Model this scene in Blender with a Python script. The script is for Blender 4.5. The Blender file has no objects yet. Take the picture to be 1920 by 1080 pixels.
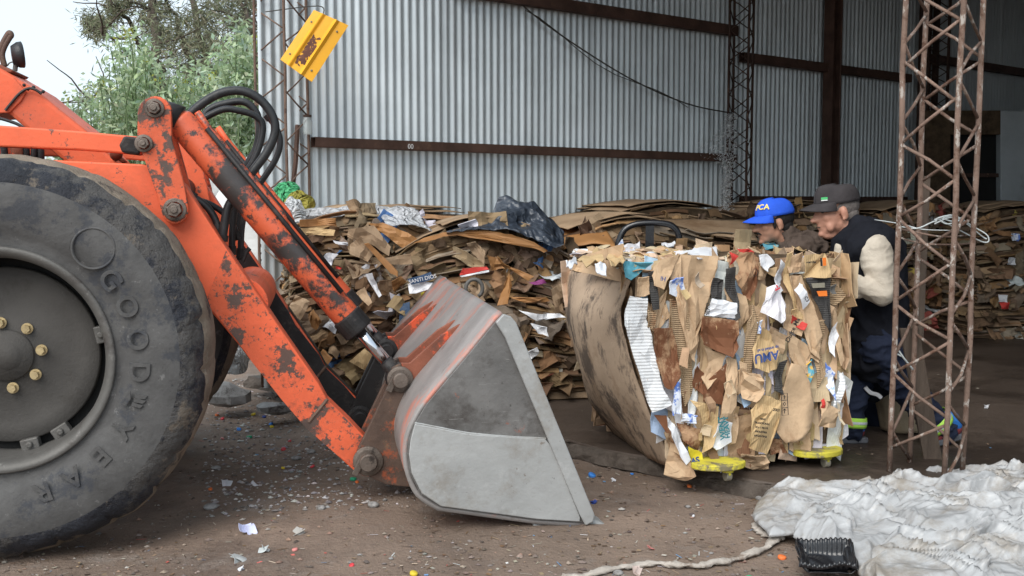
import bpy, bmesh, math, random
from mathutils import Vector, Matrix, noise
V = Vector
rnd = random.Random(7)
sc = bpy.context.scene
COL = sc.collection
# ------------------------------------------------------------------ camera, sky, sun, exposure
F = 2050.0; H = 1.40; PITCH = math.atan((540-378)/F)
cam_d = bpy.data.cameras.new("camera"); cam = bpy.data.objects.new("camera", cam_d); COL.objects.link(cam)
cam.location = (0, 0, H); cam.rotation_euler = (math.pi/2-PITCH, 0, 0)
cam_d.sensor_width = 36; cam_d.lens = F/1920*36; cam_d.clip_end = 2000; cam_d.clip_start = .05
sc.camera = cam
w = bpy.data.worlds.new("World"); sc.world = w; w.use_nodes = True
nt = w.node_tree; sky = nt.nodes.new('ShaderNodeTexSky'); sky.sky_type = 'NISHITA'; sky.sun_disc = False
SUN_EL, SUN_AZ = math.radians(44), math.radians(207)
sky.sun_elevation = SUN_EL; sky.sun_rotation = SUN_AZ
sky.air_density = 1.0; sky.dust_density = 2.0; sky.ozone_density = 1.0
hsv = nt.nodes.new('ShaderNodeHueSaturation'); hsv.inputs['Saturation'].default_value = .45
ov = nt.nodes.new('ShaderNodeMix'); ov.data_type = 'RGBA'; ov.inputs[0].default_value = .72; ov.inputs[7].default_value = (2.9, 3.45, 3.85, 1)   # overcast layer over the clear sky
bg = nt.nodes['Background']; nt.links.new(sky.outputs[0], hsv.inputs['Color']); nt.links.new(hsv.outputs[0], ov.inputs[6]); nt.links.new(ov.outputs[2], bg.inputs[0]); bg.inputs[1].default_value = 0.15
sl = bpy.data.lights.new("sun", 'SUN'); sl.energy = 1.5; sl.angle = math.radians(45); sl.color = (1, .96, .9)
so = bpy.data.objects.new("sun", sl); COL.objects.link(so)
sdir = V((math.sin(SUN_AZ)*math.cos(SUN_EL), math.cos(SUN_AZ)*math.cos(SUN_EL), math.sin(SUN_EL)))
so.rotation_euler = (-sdir).to_track_quat('-Z', 'Y').to_euler()
so.location = (0, -5, 12)
sc.view_settings.view_transform = 'Standard'; sc.view_settings.look = 'None'
sc.view_settings.exposure = 0.98; sc.view_settings.gamma = 1.0

# ------------------------------------------------------------------ pixel -> world
CP, SP = math.cos(PITCH), math.sin(PITCH)
EYE = V((0, 0, H))
def ray(px, py):
    a = (px-960)/F; b = (540-py)/F
    return V((a, CP+b*SP, -SP+b*CP))
def at(px, py, Y):
    d = ray(px, py); return EYE+d*(Y/d.y)
def gnd(px, py, z=0):
    d = ray(px, py); return EYE+d*((z-H)/d.z)
def onplane(px, py, P, N):
    d = ray(px, py); return EYE+d*((P-EYE).dot(N)/d.dot(N))

# ------------------------------------------------------------------ materials
def surf(name, col, rough=.7, metal=0, var=.25, vscale=4, layers=(), bump=.3, bscale=40, attr=False, spec=.3,
         coat=0, wave=None, stretch=(1, 1, 1), trans=0, alpha=1, bdist=.01, crink=None):
    m = bpy.data.materials.new(name); m.use_nodes = True; n = m.node_tree.nodes; L = m.node_tree.links
    b = n['Principled BSDF']; tc = n.new('ShaderNodeTexCoord')
    def nz(scale, detail=6, st=(1, 1, 1), rough_=.6, off=0):
        mp = n.new('ShaderNodeMapping'); mp.inputs['Scale'].default_value = st; mp.inputs['Location'].default_value = (off, off*.7, off*.3)
        L.new(tc.outputs['Object'], mp.inputs[0]); t = n.new('ShaderNodeTexNoise')
        t.inputs['Scale'].default_value = scale; t.inputs['Detail'].default_value = detail; t.inputs['Roughness'].default_value = rough_
        L.new(mp.outputs[0], t.inputs['Vector']); return t.outputs['Fac']
    def ramp(x, a, bb, fa=0, fb=1):
        r = n.new('ShaderNodeMapRange'); r.inputs['From Min'].default_value = a; r.inputs['From Max'].default_value = bb
        r.inputs['To Min'].default_value = fa; r.inputs['To Max'].default_value = fb; r.clamp = True
        L.new(x, r.inputs['Value']); return r.outputs[0]
    def mix(f, a, c, mode='MIX'):
        x = n.new('ShaderNodeMix'); x.data_type = 'RGBA'; x.blend_type = mode
        if isinstance(f, float) or isinstance(f, int): x.inputs[0].default_value = f
        else: L.new(f, x.inputs[0])
        for k, s in ((6, a), (7, c)):
            if isinstance(s, tuple): x.inputs[k].default_value = (*s[:3], 1)
            else: L.new(s, x.inputs[k])
        return x.outputs[2]
    f = ramp(nz(vscale, 5, stretch), .3, .7)
    lo = tuple(c*(1-var) for c in col); hi = tuple(min(1, c*(1+var)) for c in col)
    base = mix(f, lo, hi)
    if attr:
        at_ = n.new('ShaderNodeAttribute'); at_.attribute_name = 'Col'
        base = mix(1.0, at_.outputs['Color'], mix(f, (1-var,)*3, (1+var*.6,)*3), 'MULTIPLY')
    rsock = None
    for i, ly in enumerate(layers):     # (colour, scale, threshold, softness, stretch, strength, roughness)
        c, s, th, soft = ly[:4]; st = ly[4] if len(ly) > 4 else (1, 1, 1); k = ly[5] if len(ly) > 5 else 1.0
        fac = ramp(nz(s, 10, st, .74, 3.7*(i+1)), th, th+soft, 0, k)
        base = mix(fac, base, c)
        if len(ly) > 6:
            rr = n.new('ShaderNodeMapRange'); L.new(fac, rr.inputs[0]); rr.inputs[3].default_value = rough; rr.inputs[4].default_value = ly[6]
            rsock = rr.outputs[0]
    L.new(base, b.inputs['Base Color'])
    b.inputs['Roughness'].default_value = rough; b.inputs['Metallic'].default_value = metal
    if rsock: L.new(rsock, b.inputs['Roughness'])
    b.inputs['Specular IOR Level'].default_value = spec
    if coat: b.inputs['Coat Weight'].default_value = coat
    hgt = None
    if bump:
        hgt = nz(bscale, 8, stretch, .65, 9)
        bp = n.new('ShaderNodeBump'); bp.inputs['Strength'].default_value = bump; bp.inputs['Distance'].default_value = bdist
        L.new(hgt, bp.inputs['Height']); nrm = bp.outputs[0]
        if wave:
            wv = n.new('ShaderNodeTexWave'); wv.inputs['Scale'].default_value = wave[0]; wv.inputs['Distortion'].default_value = wave[2]
            wv.bands_direction = wave[1]; L.new(tc.outputs['Object'], wv.inputs['Vector'])
            b2 = n.new('ShaderNodeBump'); b2.inputs['Strength'].default_value = wave[3]; b2.inputs['Distance'].default_value = .004
            L.new(wv.outputs['Fac'], b2.inputs['Height']); L.new(nrm, b2.inputs['Normal']); nrm = b2.outputs[0]
        if crink:
            ns = n.new('ShaderNodeTexNoise'); ns.inputs['Scale'].default_value = 5; L.new(tc.outputs['Object'], ns.inputs['Vector'])
            mx = n.new('ShaderNodeVectorMath'); mx.operation = 'MULTIPLY_ADD'; mx.inputs[1].default_value = (.25, .25, .25); L.new(ns.outputs['Color'], mx.inputs[0]); L.new(tc.outputs['Object'], mx.inputs[2])
            for sc_ in (crink[0], crink[0]*2.3):
                vo = n.new('ShaderNodeTexVoronoi'); vo.inputs['Scale'].default_value = sc_; L.new(mx.outputs[0], vo.inputs['Vector'])
                b3 = n.new('ShaderNodeBump'); b3.inputs['Strength'].default_value = crink[1]; b3.inputs['Distance'].default_value = crink[2]
                L.new(vo.outputs['Distance'], b3.inputs['Height']); L.new(nrm, b3.inputs['Normal']); nrm = b3.outputs[0]
        L.new(nrm, b.inputs['Normal'])
    if trans or alpha < 1:
        out = n['Material Output']; s = b.outputs[0]
        if trans:
            t = n.new('ShaderNodeBsdfTranslucent'); L.new(base, t.inputs[0])
            ms = n.new('ShaderNodeMixShader'); ms.inputs[0].default_value = trans
            L.new(s, ms.inputs[1]); L.new(t.outputs[0], ms.inputs[2]); s = ms.outputs[0]
        if alpha < 1:
            t = n.new('ShaderNodeBsdfTransparent'); ms = n.new('ShaderNodeMixShader'); ms.inputs[0].default_value = alpha
            L.new(t.outputs[0], ms.inputs[1]); L.new(s, ms.inputs[2]); s = ms.outputs[0]
        L.new(s, out.inputs['Surface'])
    return m
M = {}
CHIP = (.085, .07, .06); RUST = (.13, .055, .03)
M['orange'] = surf('orange_paint', (.78, .14, .06), .48, 0, .12, 2.5, [((.44, .11, .06), 1.7, .48, .2, (1, 1, 1), .7), ((.20, .10, .07), 2.8, .60, .12, (1, 1, 1), .6), (CHIP, 12, .60, .03, (1, 1, 1), .9, .8), (CHIP, 3.5, .63, .05, (1, 1, 1), .8, .8), ((.03, .025, .022), 34, .64, .02), ((.9, .30, .18), 5, .60, .12, (1, 1, 1), .35)], .2, 50)
M['orange_worn'] = surf('worn_orange_paint', (.78, .14, .06), .5, 0, .15, 3, [((.45, .09, .04), 2, .45, .25, (1, 1, 1), .6), (CHIP, 8, .525, .03, (1, 1, 1), .95, .8), (CHIP, 26, .57, .03, (1, 1, 1), .9), ((.06, .05, .044), 2.6, .53, .12, (1, 1, 1), .8, .7), ((.9, .30, .18), 5, .60, .12, (1, 1, 1), .35)], .3, 50)
M['orange_dirty'] = surf('dirty_orange_paint', (.085, .062, .052), .6, 0, .3, 5, [((.50, .075, .025), 5, .56, .05, (1, 1, 1), .85), (CHIP, 14, .5, .1, (1, 1, 1), .6)], .3, 50)
M['barrel'] = surf('oily_cylinder_paint', (.05, .042, .04), .38, 0, .3, 5, [((.66, .12, .05), 4.5, .47, .06, (1, 1, 1), 1), ((.055, .043, .038), 16, .545, .05), ((.045, .037, .034), 3.3, .57, .1, (1, 1, 1), .8)], .15, 50, spec=.5)
M['greasy'] = surf('greasy_black_steel', (.022, .02, .02), .5, 0, .3, 8, [((.06, .05, .045), 9, .55, .1)], .3, 60)
M['rusty_bracket'] = surf('brown_rusty_steel', (.10, .065, .05), .6, .1, .35, 6, [((.36, .085, .035), 5, .57, .06, (1, 1, 1), .8), ((.20, .12, .07), 8, .58, .1, (1, 1, 1), .8), ((.035, .03, .03), 3, .55, .1)], .35, 45)
M['bucket_side'] = surf('scraped_grey_steel', (.155, .15, .145), .5, .2, .3, 3, [((.06, .052, .047), 2.6, .48, .14, (1, 1, 1), .9), ((.28, .275, .265), 22, .62, .03, (.35, 1, 3), .6), ((.33, .085, .04), 5, .66, .06), ((.24, .235, .225), 4, .57, .1, (1, 1, .5), .6), ((.03, .027, .025), 40, .62, .03, (1, 1, 1), .6)], .35, 9, bdist=.02)
M['bucket_wear'] = surf('pale_worn_steel', (.36, .365, .36), .45, .2, .15, 2.5, [((.22, .19, .155), 3, .52, .14, (1, 1, 1), .7), ((.46, .46, .455), 6, .58, .08, (1, 1, 1), .6), ((.14, .12, .11), 26, .67, .02, (.4, 1, 3), .7), ((.16, .12, .085), 9, .62, .05, (1, 1, 1), .7), ((.08, .07, .06), 45, .64, .03, (1, 1, 1), .6)], .3, 8, bdist=.02)
M['bucket_shell'] = surf('scraped_orange_shell', (.27, .25, .24), .5, .15, .2, 4, [((.60, .15, .08), 3.2, .53, .1, (.35, 1, .35), .8), ((.10, .055, .045), 3, .57, .1, (1, 1, 1), .7), ((.34, .33, .32), 20, .6, .05, (.4, 1, .4), .7)], .2, 60)
M['fin'] = surf('rust_red_fin_steel', (.22, .075, .045), .55, .1, .3, 5, [((.70, .10, .04), 6, .55, .05), ((.07, .05, .045), 4, .55, .1), ((.3, .2, .12), 9, .62, .1)], .3, 50)
M['steel_pin'] = surf('brown_pin_steel', (.16, .13, .11), .5, .5, .3, 10, [((.05, .04, .035), 14, .55, .1)], .3, 80)
M['chrome'] = surf('chrome_rod', (.62, .64, .68), .14, 1, .05, 5, [((.3, .28, .27), 12, .66, .05)], .02, 50)
M['hose'] = surf('black_rubber_hose', (.022, .023, .025), .42, 0, .3, 9, [((.09, .085, .08), 6, .58, .1, (1, 1, 1), .5)], .2, 120, spec=.4)
M['tyre'] = surf('black_grey_tyre', (.078, .076, .075), .68, 0, .3, 5, [((.10, .098, .096), 2.6, .48, .12, (1, 1, 1), .75), ((.036, .040, .050), 3.4, .545, .05, (1, 1, 1), .7), ((.20, .195, .19), 13, .60, .05, (1, 1, 1), .55), ((.03, .03, .03), 26, .64, .03, (1, 1, 1), .7)], .4, 30, bdist=.012)
M['tread'] = surf('dusty_tyre_tread', (.24, .195, .15), .95, 0, .3, 9, [((.045, .043, .045), 3, .56, .05, (1, 1, 1), .95), ((.25, .2, .155), 30, .58, .1, (1, 1, 1), .6)], .9, 45, bdist=.02)
M['shoulder'] = surf('chipped_black_shoulder', (.026, .028, .036), .6, 0, .35, 6, [((.085, .08, .076), 2.6, .47, .06, (1, 1, 1), .9), ((.17, .14, .11), 5, .57, .05, (1, 1, 1), .8), ((.02, .022, .028), 14, .58, .04, (1, 1, 1), .9)], 1, 16, bdist=.035)
M['rim'] = surf('dull_steel_rim', (.12, .115, .108), .55, .3, .2, 6, [((.22, .21, .20), 20, .58, .08, (1, 1, 1), .6), ((.07, .06, .055), 4, .57, .1)], .25, 60)
M['hub'] = surf('greasy_wheel_disc', (.075, .070, .065), .72, .1, .2, 3, [((.05, .045, .04), 4, .55, .15), ((.13, .115, .10), 30, .6, .1, (1, 1, 1), .4)], .3, 80)
M['brass'] = surf('brass_bolt', (.46, .36, .2), .45, .5, .2, 30, [((.15, .12, .08), 60, .6, .1)], .2, 90)
M['dark'] = surf('black_shade_fill', (.012, .012, .012), .8, 0, .2, 5, [], .2, 50)  # near-black colour standing in for shade in the doorway and wheel gap
M['zinc'] = surf('galvanised_sheet', (.61, .665, .69), .42, .35, .10, 1.5, [((.25, .245, .235), 3, .56, .14, (3, 3, .12), .45), ((.30, .31, .31), 1.3, .55, .2, (2, 2, .35), .5), ((.10, .08, .06), 8, .70, .03, (1, 1, .5), .85), ((.13, .10, .08), 24, .72, .02, (1, 1, .8), .85)], .12, 8, bdist=.01)
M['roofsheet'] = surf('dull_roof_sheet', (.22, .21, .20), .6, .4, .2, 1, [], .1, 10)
M['purlin'] = surf('dark_rusty_purlin', (.085, .048, .036), .75, .1, .35, 5, [((.13, .075, .05), 6, .58, .1)], .4, 50)
M['purlin_pale'] = surf('grey_rusty_purlin', (.15, .115, .095), .75, .1, .35, 5, [((.06, .035, .025), 4, .5, .1)], .4, 50)
M['truss'] = surf('rusty_flaking_paint', (.20, .135, .105), .8, .1, .3, 10, [((.10, .05, .032), 12, .52, .08, (1, 1, 1), .9), ((.44, .40, .36), 22, .565, .03, (1, 1, .5), .85)], .5, 90)
M['truss_dark'] = surf('dark_rusty_truss', (.06, .035, .027), .8, .1, .3, 10, [((.16, .10, .07), 10, .6, .05)], .4, 60)
M['truss_mid'] = surf('brown_rusty_truss', (.16, .105, .08), .8, .1, .3, 10, [((.35, .31, .28), 14, .6, .05), ((.07, .035, .025), 9, .56, .06)], .4, 60)
M['yellow'] = surf('yellow_enamel', (.80, .40, .03), .45, 0, .1, 2, [((.16, .06, .04), 6, .615, .02), ((.16, .075, .05), 30, .66, .02)], .1, 50)
M['concrete'] = surf('grey_block_wall', (.42, .46, .48), .9, 0, .15, 2, [((.25, .26, .27), 3, .56, .15, (1, 1, .6))], .5, 25)
M['slab'] = surf('wet_shed_floor', (.088, .066, .052), .55, 0, .3, 1.5, [((.035, .026, .021), .9, .48, .12, (1, 1, 1), .85, .30), ((.17, .145, .125), 7, .62, .08, (1, 1, 1), .5)], .45, 18, bdist=.015, spec=.4)
M['slab_edge'] = surf('broken_concrete_edge', (.11, .09, .075), .9, 0, .35, 9, [((.07, .055, .045), 6, .5, .1)], .9, 25, bdist=.02)
M['ground'] = surf('brown_gravel_dirt', (.22, .162, .125), .92, 0, .28, 1.2, [((.115, .083, .067), .9, .5, .15, (1, 1, 1), .75, .62), ((.25, .215, .19), 2.2, .55, .12, (1, 1, 1), .7), ((.30, .27, .25), 28, .66, .03, (1, 1, 1), .75), ((.055, .04, .034), 22, .64, .04, (1, 1, 1), .7), ((.24, .15, .11), 60, .65, .04, (1, 1, 1), .7)], .85, 45, bdist=.018)
M['stone'] = surf('grey_stone', (.19, .17, .16), .9, 0, .3, 9, [((.09, .075, .065), 6, .55, .1)], .6, 25, attr=True)
M['stone_plain'] = surf('grey_rubble', (.29, .28, .27), .9, 0, .3, 6, [((.09, .08, .075), 5, .55, .1)], .7, 20, bdist=.02)
M['card'] = surf('crushed_cardboard', (.3, .2, .12), .85, 0, .28, 7, [((.15, .085, .045), 6, .66, .10, (1, 1, 1), .5)], .35, 45, attr=True, spec=.15)
M['card_core'] = surf('packed_cardboard_core', (.10, .07, .045), .95, 0, .5, 9, [], .8, 14, spec=.1, bdist=.03)
M['card_brown'] = surf('wet_brown_cardboard', (.34, .165, .06), .6, 0, .25, 2.5, [((.17, .075, .03), 2, .52, .15), ((.42, .24, .11), 6, .6, .1)], .25, 20, spec=.35)
M['card_dull'] = surf('dull_brown_cardboard', (.31, .215, .135), .8, 0, .25, 2.5, [((.20, .125, .07), 2, .52, .15)], .25, 20)
M['card_mould'] = surf('mouldy_cardboard_sheet', (.47, .35, .25), .85, 0, .14, 2, [((.30, .20, .125), 3, .54, .1, (1.5, 1.5, .5), .75), ((.10, .078, .064), 2.4, .515, .07, (1.3, 1.3, .7), .9), ((.20, .15, .11), 6, .58, .06, (1.5, 1.5, .6), .7), ((.06, .045, .035), 9, .62, .05, (1, 1, .5), .7)], .35, 20, bdist=.015)
M['card_tan'] = surf('tan_cardboard', (.54, .38, .24), .82, 0, .2, 5, [((.33, .20, .115), 5, .56, .12, (1, 1, .5), .7), ((.60, .46, .32), 11, .62, .05, (1, 1, .4), .6), ((.17, .10, .06), 8, .66, .06, (1, 1, .5), .8)], .45, 24, spec=.15, bdist=.015)
M['card_yel'] = surf('yellowish_cardboard', (.56, .395, .21), .8, 0, .12, 4, [((.40, .2, .085), 4, .58, .12, (1, 1, .6), .6)], .2, 30, wave=(24, 'X', .6, .3), spec=.15)
M['card_rust'] = surf('rust_stained_cardboard', (.42, .26, .15), .8, 0, .15, 4, [((.17, .065, .03), 4.2, .43, .07, (1, 1, .8), .95), ((.52, .38, .26), 9, .63, .03)], .3, 30)
M['card_red'] = surf('red_printed_card', (.55, .05, .04), .6, 0, .1, 4, [((.4, .25, .15), 9, .64, .04)], .2, 30)
M['card_dark'] = surf('dark_grey_card', (.055, .052, .05), .75, 0, .25, 5, [], .3, 40, wave=(30, 'Z', .3, .5))
M['card_rib'] = surf('ribbed_torn_cardboard', (.40, .28, .17), .85, 0, .2, 5, [((.22, .11, .055), 6, .58, .08)], .3, 30, wave=(32, 'Z', .8, 1.0))
M['paper'] = surf('white_paper', (.72, .73, .76), .7, 0, .08, 5, [((.5, .42, .35), 6, .63, .06, (1, 1, 1), .5)], .25, 25, spec=.2)
M['white_rib'] = surf('white_corrugated_board', (.74, .75, .76), .75, 0, .06, 5, [((.30, .13, .07), 15, .65, .03, (1, 1, 1), .8)], .2, 25, wave=(20, 'Z', .4, .55))
M['blue_print'] = surf('blue_printed_paper', (.68, .72, .80), .6, 0, .06, 5, [((.12, .22, .60), 9, .53, .03), ((.2, .5, .75), 14, .62, .03)], .2, 25)
M['red_print'] = surf('white_bag_red_print', (.76, .74, .77), .45, 0, .06, 5, [((.75, .10, .12), 6.5, .635, .02), ((.55, .60, .72), 5, .6, .1, (1, 1, 1), .5)], .4, 14, bdist=.03)
M['teal_print'] = surf('teal_yellow_print', (.10, .33, .42), .6, 0, .1, 5, [((.7, .42, .06), 7, .55, .02)], .2, 25)
M['yel_bag'] = surf('yellow_plastic_bag', (.75, .62, .05), .4, 0, .12, 6, [((.15, .12, .03), 7, .6, .08)], .4, 20)
M['ink_blue'] = surf('blue_ink', (.05, .085, .24), .7, 0, .2, 9, [], 0)
M['ink_black'] = surf('black_ink', (.03, .027, .025), .7, 0, .2, 9, [], 0)
M['ink_teal'] = surf('teal_ink', (.03, .20, .24), .7, 0, .2, 9, [], 0)
M['ink_red'] = surf('red_ink', (.6, .04, .06), .7, 0, .2, 9, [], 0)
M['ink_yellow'] = surf('yellow_thread', (.8, .6, .15), .7, 0, .1, 9, [], 0)
M['ink_white'] = surf('white_ink', (.7, .7, .7), .7, 0, .1, 9, [], 0)
M['ink_orange'] = surf('orange_ink', (.8, .2, .03), .7, 0, .1, 9, [], 0)
M['film'] = surf('white_plastic_film', (.64, .645, .65), .24, 0, .08, 3, [((.42, .36, .29), 2.8, .49, .14, (1, 1, 1), .8), ((.26, .21, .17), 6, .60, .08, (1, 1, 1), .6)], .3, 10, trans=.42, bdist=.03, spec=.8, crink=(7, .18, .05))
M['clear'] = surf('clear_plastic_bag', (.74, .76, .79), .25, 0, .06, 4, [((.7, .35, .15), 4.5, .66, .02, (1, 1, 1), .8), ((.12, .25, .7), 6, .67, .02, (1, 1, 1), .8)], .4, 16, trans=.25, alpha=.72, bdist=.02, spec=.7, crink=(14, .7, .04))
M['white_bag'] = surf('white_carrier_bag', (.74, .76, .77), .4, 0, .08, 5, [((.5, .5, .48), 3, .56, .15, (1, 1, 1), .5)], .4, 16, trans=.2, bdist=.02, crink=(16, .8, .04))
M['green_bag'] = surf('green_plastic_bag', (.10, .50, .22), .4, 0, .15, 5, [], .4, 16, trans=.2, bdist=.02, crink=(16, .8, .04))
M['teal_bag'] = surf('teal_plastic_bag', (.03, .33, .40), .4, 0, .15, 5, [], .4, 16, trans=.2, bdist=.02, crink=(16, .8, .04))
M['olive_bag'] = surf('olive_yellow_plastic_bag', (.38, .33, .06), .4, 0, .15, 5, [], .4, 16, trans=.2, bdist=.02, crink=(16, .8, .04))
M['sack'] = surf('white_woven_sack', (.66, .67, .66), .7, 0, .08, 5, [((.1, .35, .15), 5, .64, .02, (1, 1, 1), .8), ((.35, .33, .30), 3, .6, .1)], .3, 40)
M['black_film'] = surf('black_plastic_sheet', (.035, .044, .060), .33, 0, .3, 5, [((.10, .115, .14), 2, .5, .2, (1, 1, 1), .6)], .15, 9, bdist=.02, spec=.5, crink=(7, .5, .05))
M['black_tray'] = surf('black_plastic_tray', (.012, .012, .014), .22, 0, .2, 8, [((.05, .045, .04), 10, .65, .1)], .1, 40, spec=.6)
M['rope'] = surf('dirty_twisted_film', (.42, .375, .33), .7, 0, .2, 12, [((.22, .17, .135), 9, .52, .1), ((.68, .64, .6), 6, .62, .08)], .6, 40, bdist=.01)
M['sackcloth'] = surf('beige_sackcloth', (.30, .24, .165), .9, 0, .2, 6, [((.16, .12, .08), 4, .56, .1)], .5, 60)
M['skin'] = surf('weathered_skin', (.46, .235, .165), .5, 0, .12, 14, [((.33, .12, .085), 9, .55, .15, (1, 1, 1), .6)], .2, 60, bdist=.004)
M['skin_dark'] = surf('tanned_skin', (.38, .195, .13), .5, 0, .12, 14, [], .2, 60, bdist=.004)
M['vest'] = surf('black_fleece', (.013, .014, .019), .95, 0, .25, 6, [], .4, 60, spec=.12)
M['shirt'] = surf('cream_cotton', (.52, .46, .38), .9, 0, .1, 6, [((.40, .34, .27), 3, .55, .2, (1, 1, 1), .5)], .6, 16, bdist=.02, spec=.15)
M['trousers'] = surf('navy_work_trousers', (.02, .026, .048), .9, 0, .25, 6, [((.045, .05, .07), 5, .58, .15)], .4, 25, bdist=.015, spec=.15)
M['jacket'] = surf('dark_brown_jacket', (.085, .062, .050), .85, 0, .25, 6, [], .5, 20, bdist=.02, spec=.2)
M['hivis'] = surf('lime_reflective_band', (.45, .78, .10), .5, 0, .1, 6, [], .1, 40)
M['hivis_grey'] = surf('silver_reflective_band', (.55, .58, .60), .4, 0, .1, 6, [], .1, 40)
M['cap_black'] = surf('charcoal_cap_cloth', (.048, .043, .045), .9, 0, .2, 12, [], .3, 60, spec=.15)
M['cap_blue'] = surf('blue_cap_cloth', (.025, .10, .62), .8, 0, .15, 10, [], .3, 50, spec=.2)
M['glove_teal'] = surf('teal_work_glove', (.03, .07, .08), .9, 0, .2, 20, [((.30, .27, .21), 5, .5, .05)], .4, 60)
M['glove'] = surf('grey_work_glove', (.20, .18, .14), .9, 0, .2, 20, [((.05, .07, .075), 7, .52, .05)], .4, 60)
M['hair'] = surf('grey_cropped_hair', (.16, .14, .13), .9, 0, .3, 60, [], .5, 150)
M['hair_black'] = surf('black_hair', (.018, .015, .014), .7, 0, .3, 60, [], .5, 150)
M['shoe_red'] = surf('red_shoe_cloth', (.24, .045, .05), .8, 0, .25, 15, [((.05, .05, .06), 12, .58, .05)], .4, 60)
M['shoe_blue'] = surf('blue_shoe_cloth', (.03, .16, .48), .7, 0, .2, 15, [], .4, 60)
M['sole'] = surf('grey_shoe_sole', (.10, .105, .12), .8, 0, .2, 15, [], .4, 60)
M['eye'] = surf('dark_eye', (.02, .015, .012), .3, 0, .1, 9, [], 0)
M['dolly'] = surf('yellow_dolly_paint', (.56, .49, .055), .6, 0, .2, 6, [((.20, .17, .10), 6, .52, .06), ((.05, .045, .03), 15, .62, .04)], .3, 50)
M['castor'] = surf('dirty_castor', (.24, .22, .17), .7, 0, .2, 15, [], .3, 60)
M['tinsel'] = surf('silver_tinsel', (.88, .9, .92), .35, .7, .1, 40, [], 0)
M['wood'] = surf('weathered_plank', (.10, .075, .058), .9, 0, .25, 6, [((.07, .05, .04), 9, .55, .1, (3, 3, .3))], .5, 40, stretch=(4, 4, .4))
M['wire'] = surf('pale_wire', (.60, .64, .64), .6, .1, .1, 9, [], 0)
M['wire_dark'] = surf('dark_cable', (.05, .045, .04), .7, 0, .1, 9, [], 0)
M['glass'] = surf('cloudy_glass_jar', (.55, .60, .60), .15, 0, .1, 9, [], 0, alpha=.45)
M['bark'] = surf('grey_brown_bark', (.085, .068, .055), .95, 0, .35, 6, [], .8, 25, bdist=.03)
M['twig'] = surf('green_stem', (.12, .17, .08), .9, 0, .2, 6, [], 0)
M['needles'] = surf('dark_olive_needles', (.075, .088, .05), .8, 0, .3, .8, [], 0, attr=True, trans=.3)
M['leaf'] = surf('pale_green_leaf', (.2, .3, .15), .6, 0, .25, 1.2, [], 0, attr=True, trans=.4)
M['grassm'] = surf('dull_grass', (.08, .10, .04), .9, 0, .3, .7, [], .4, 10)

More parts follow.
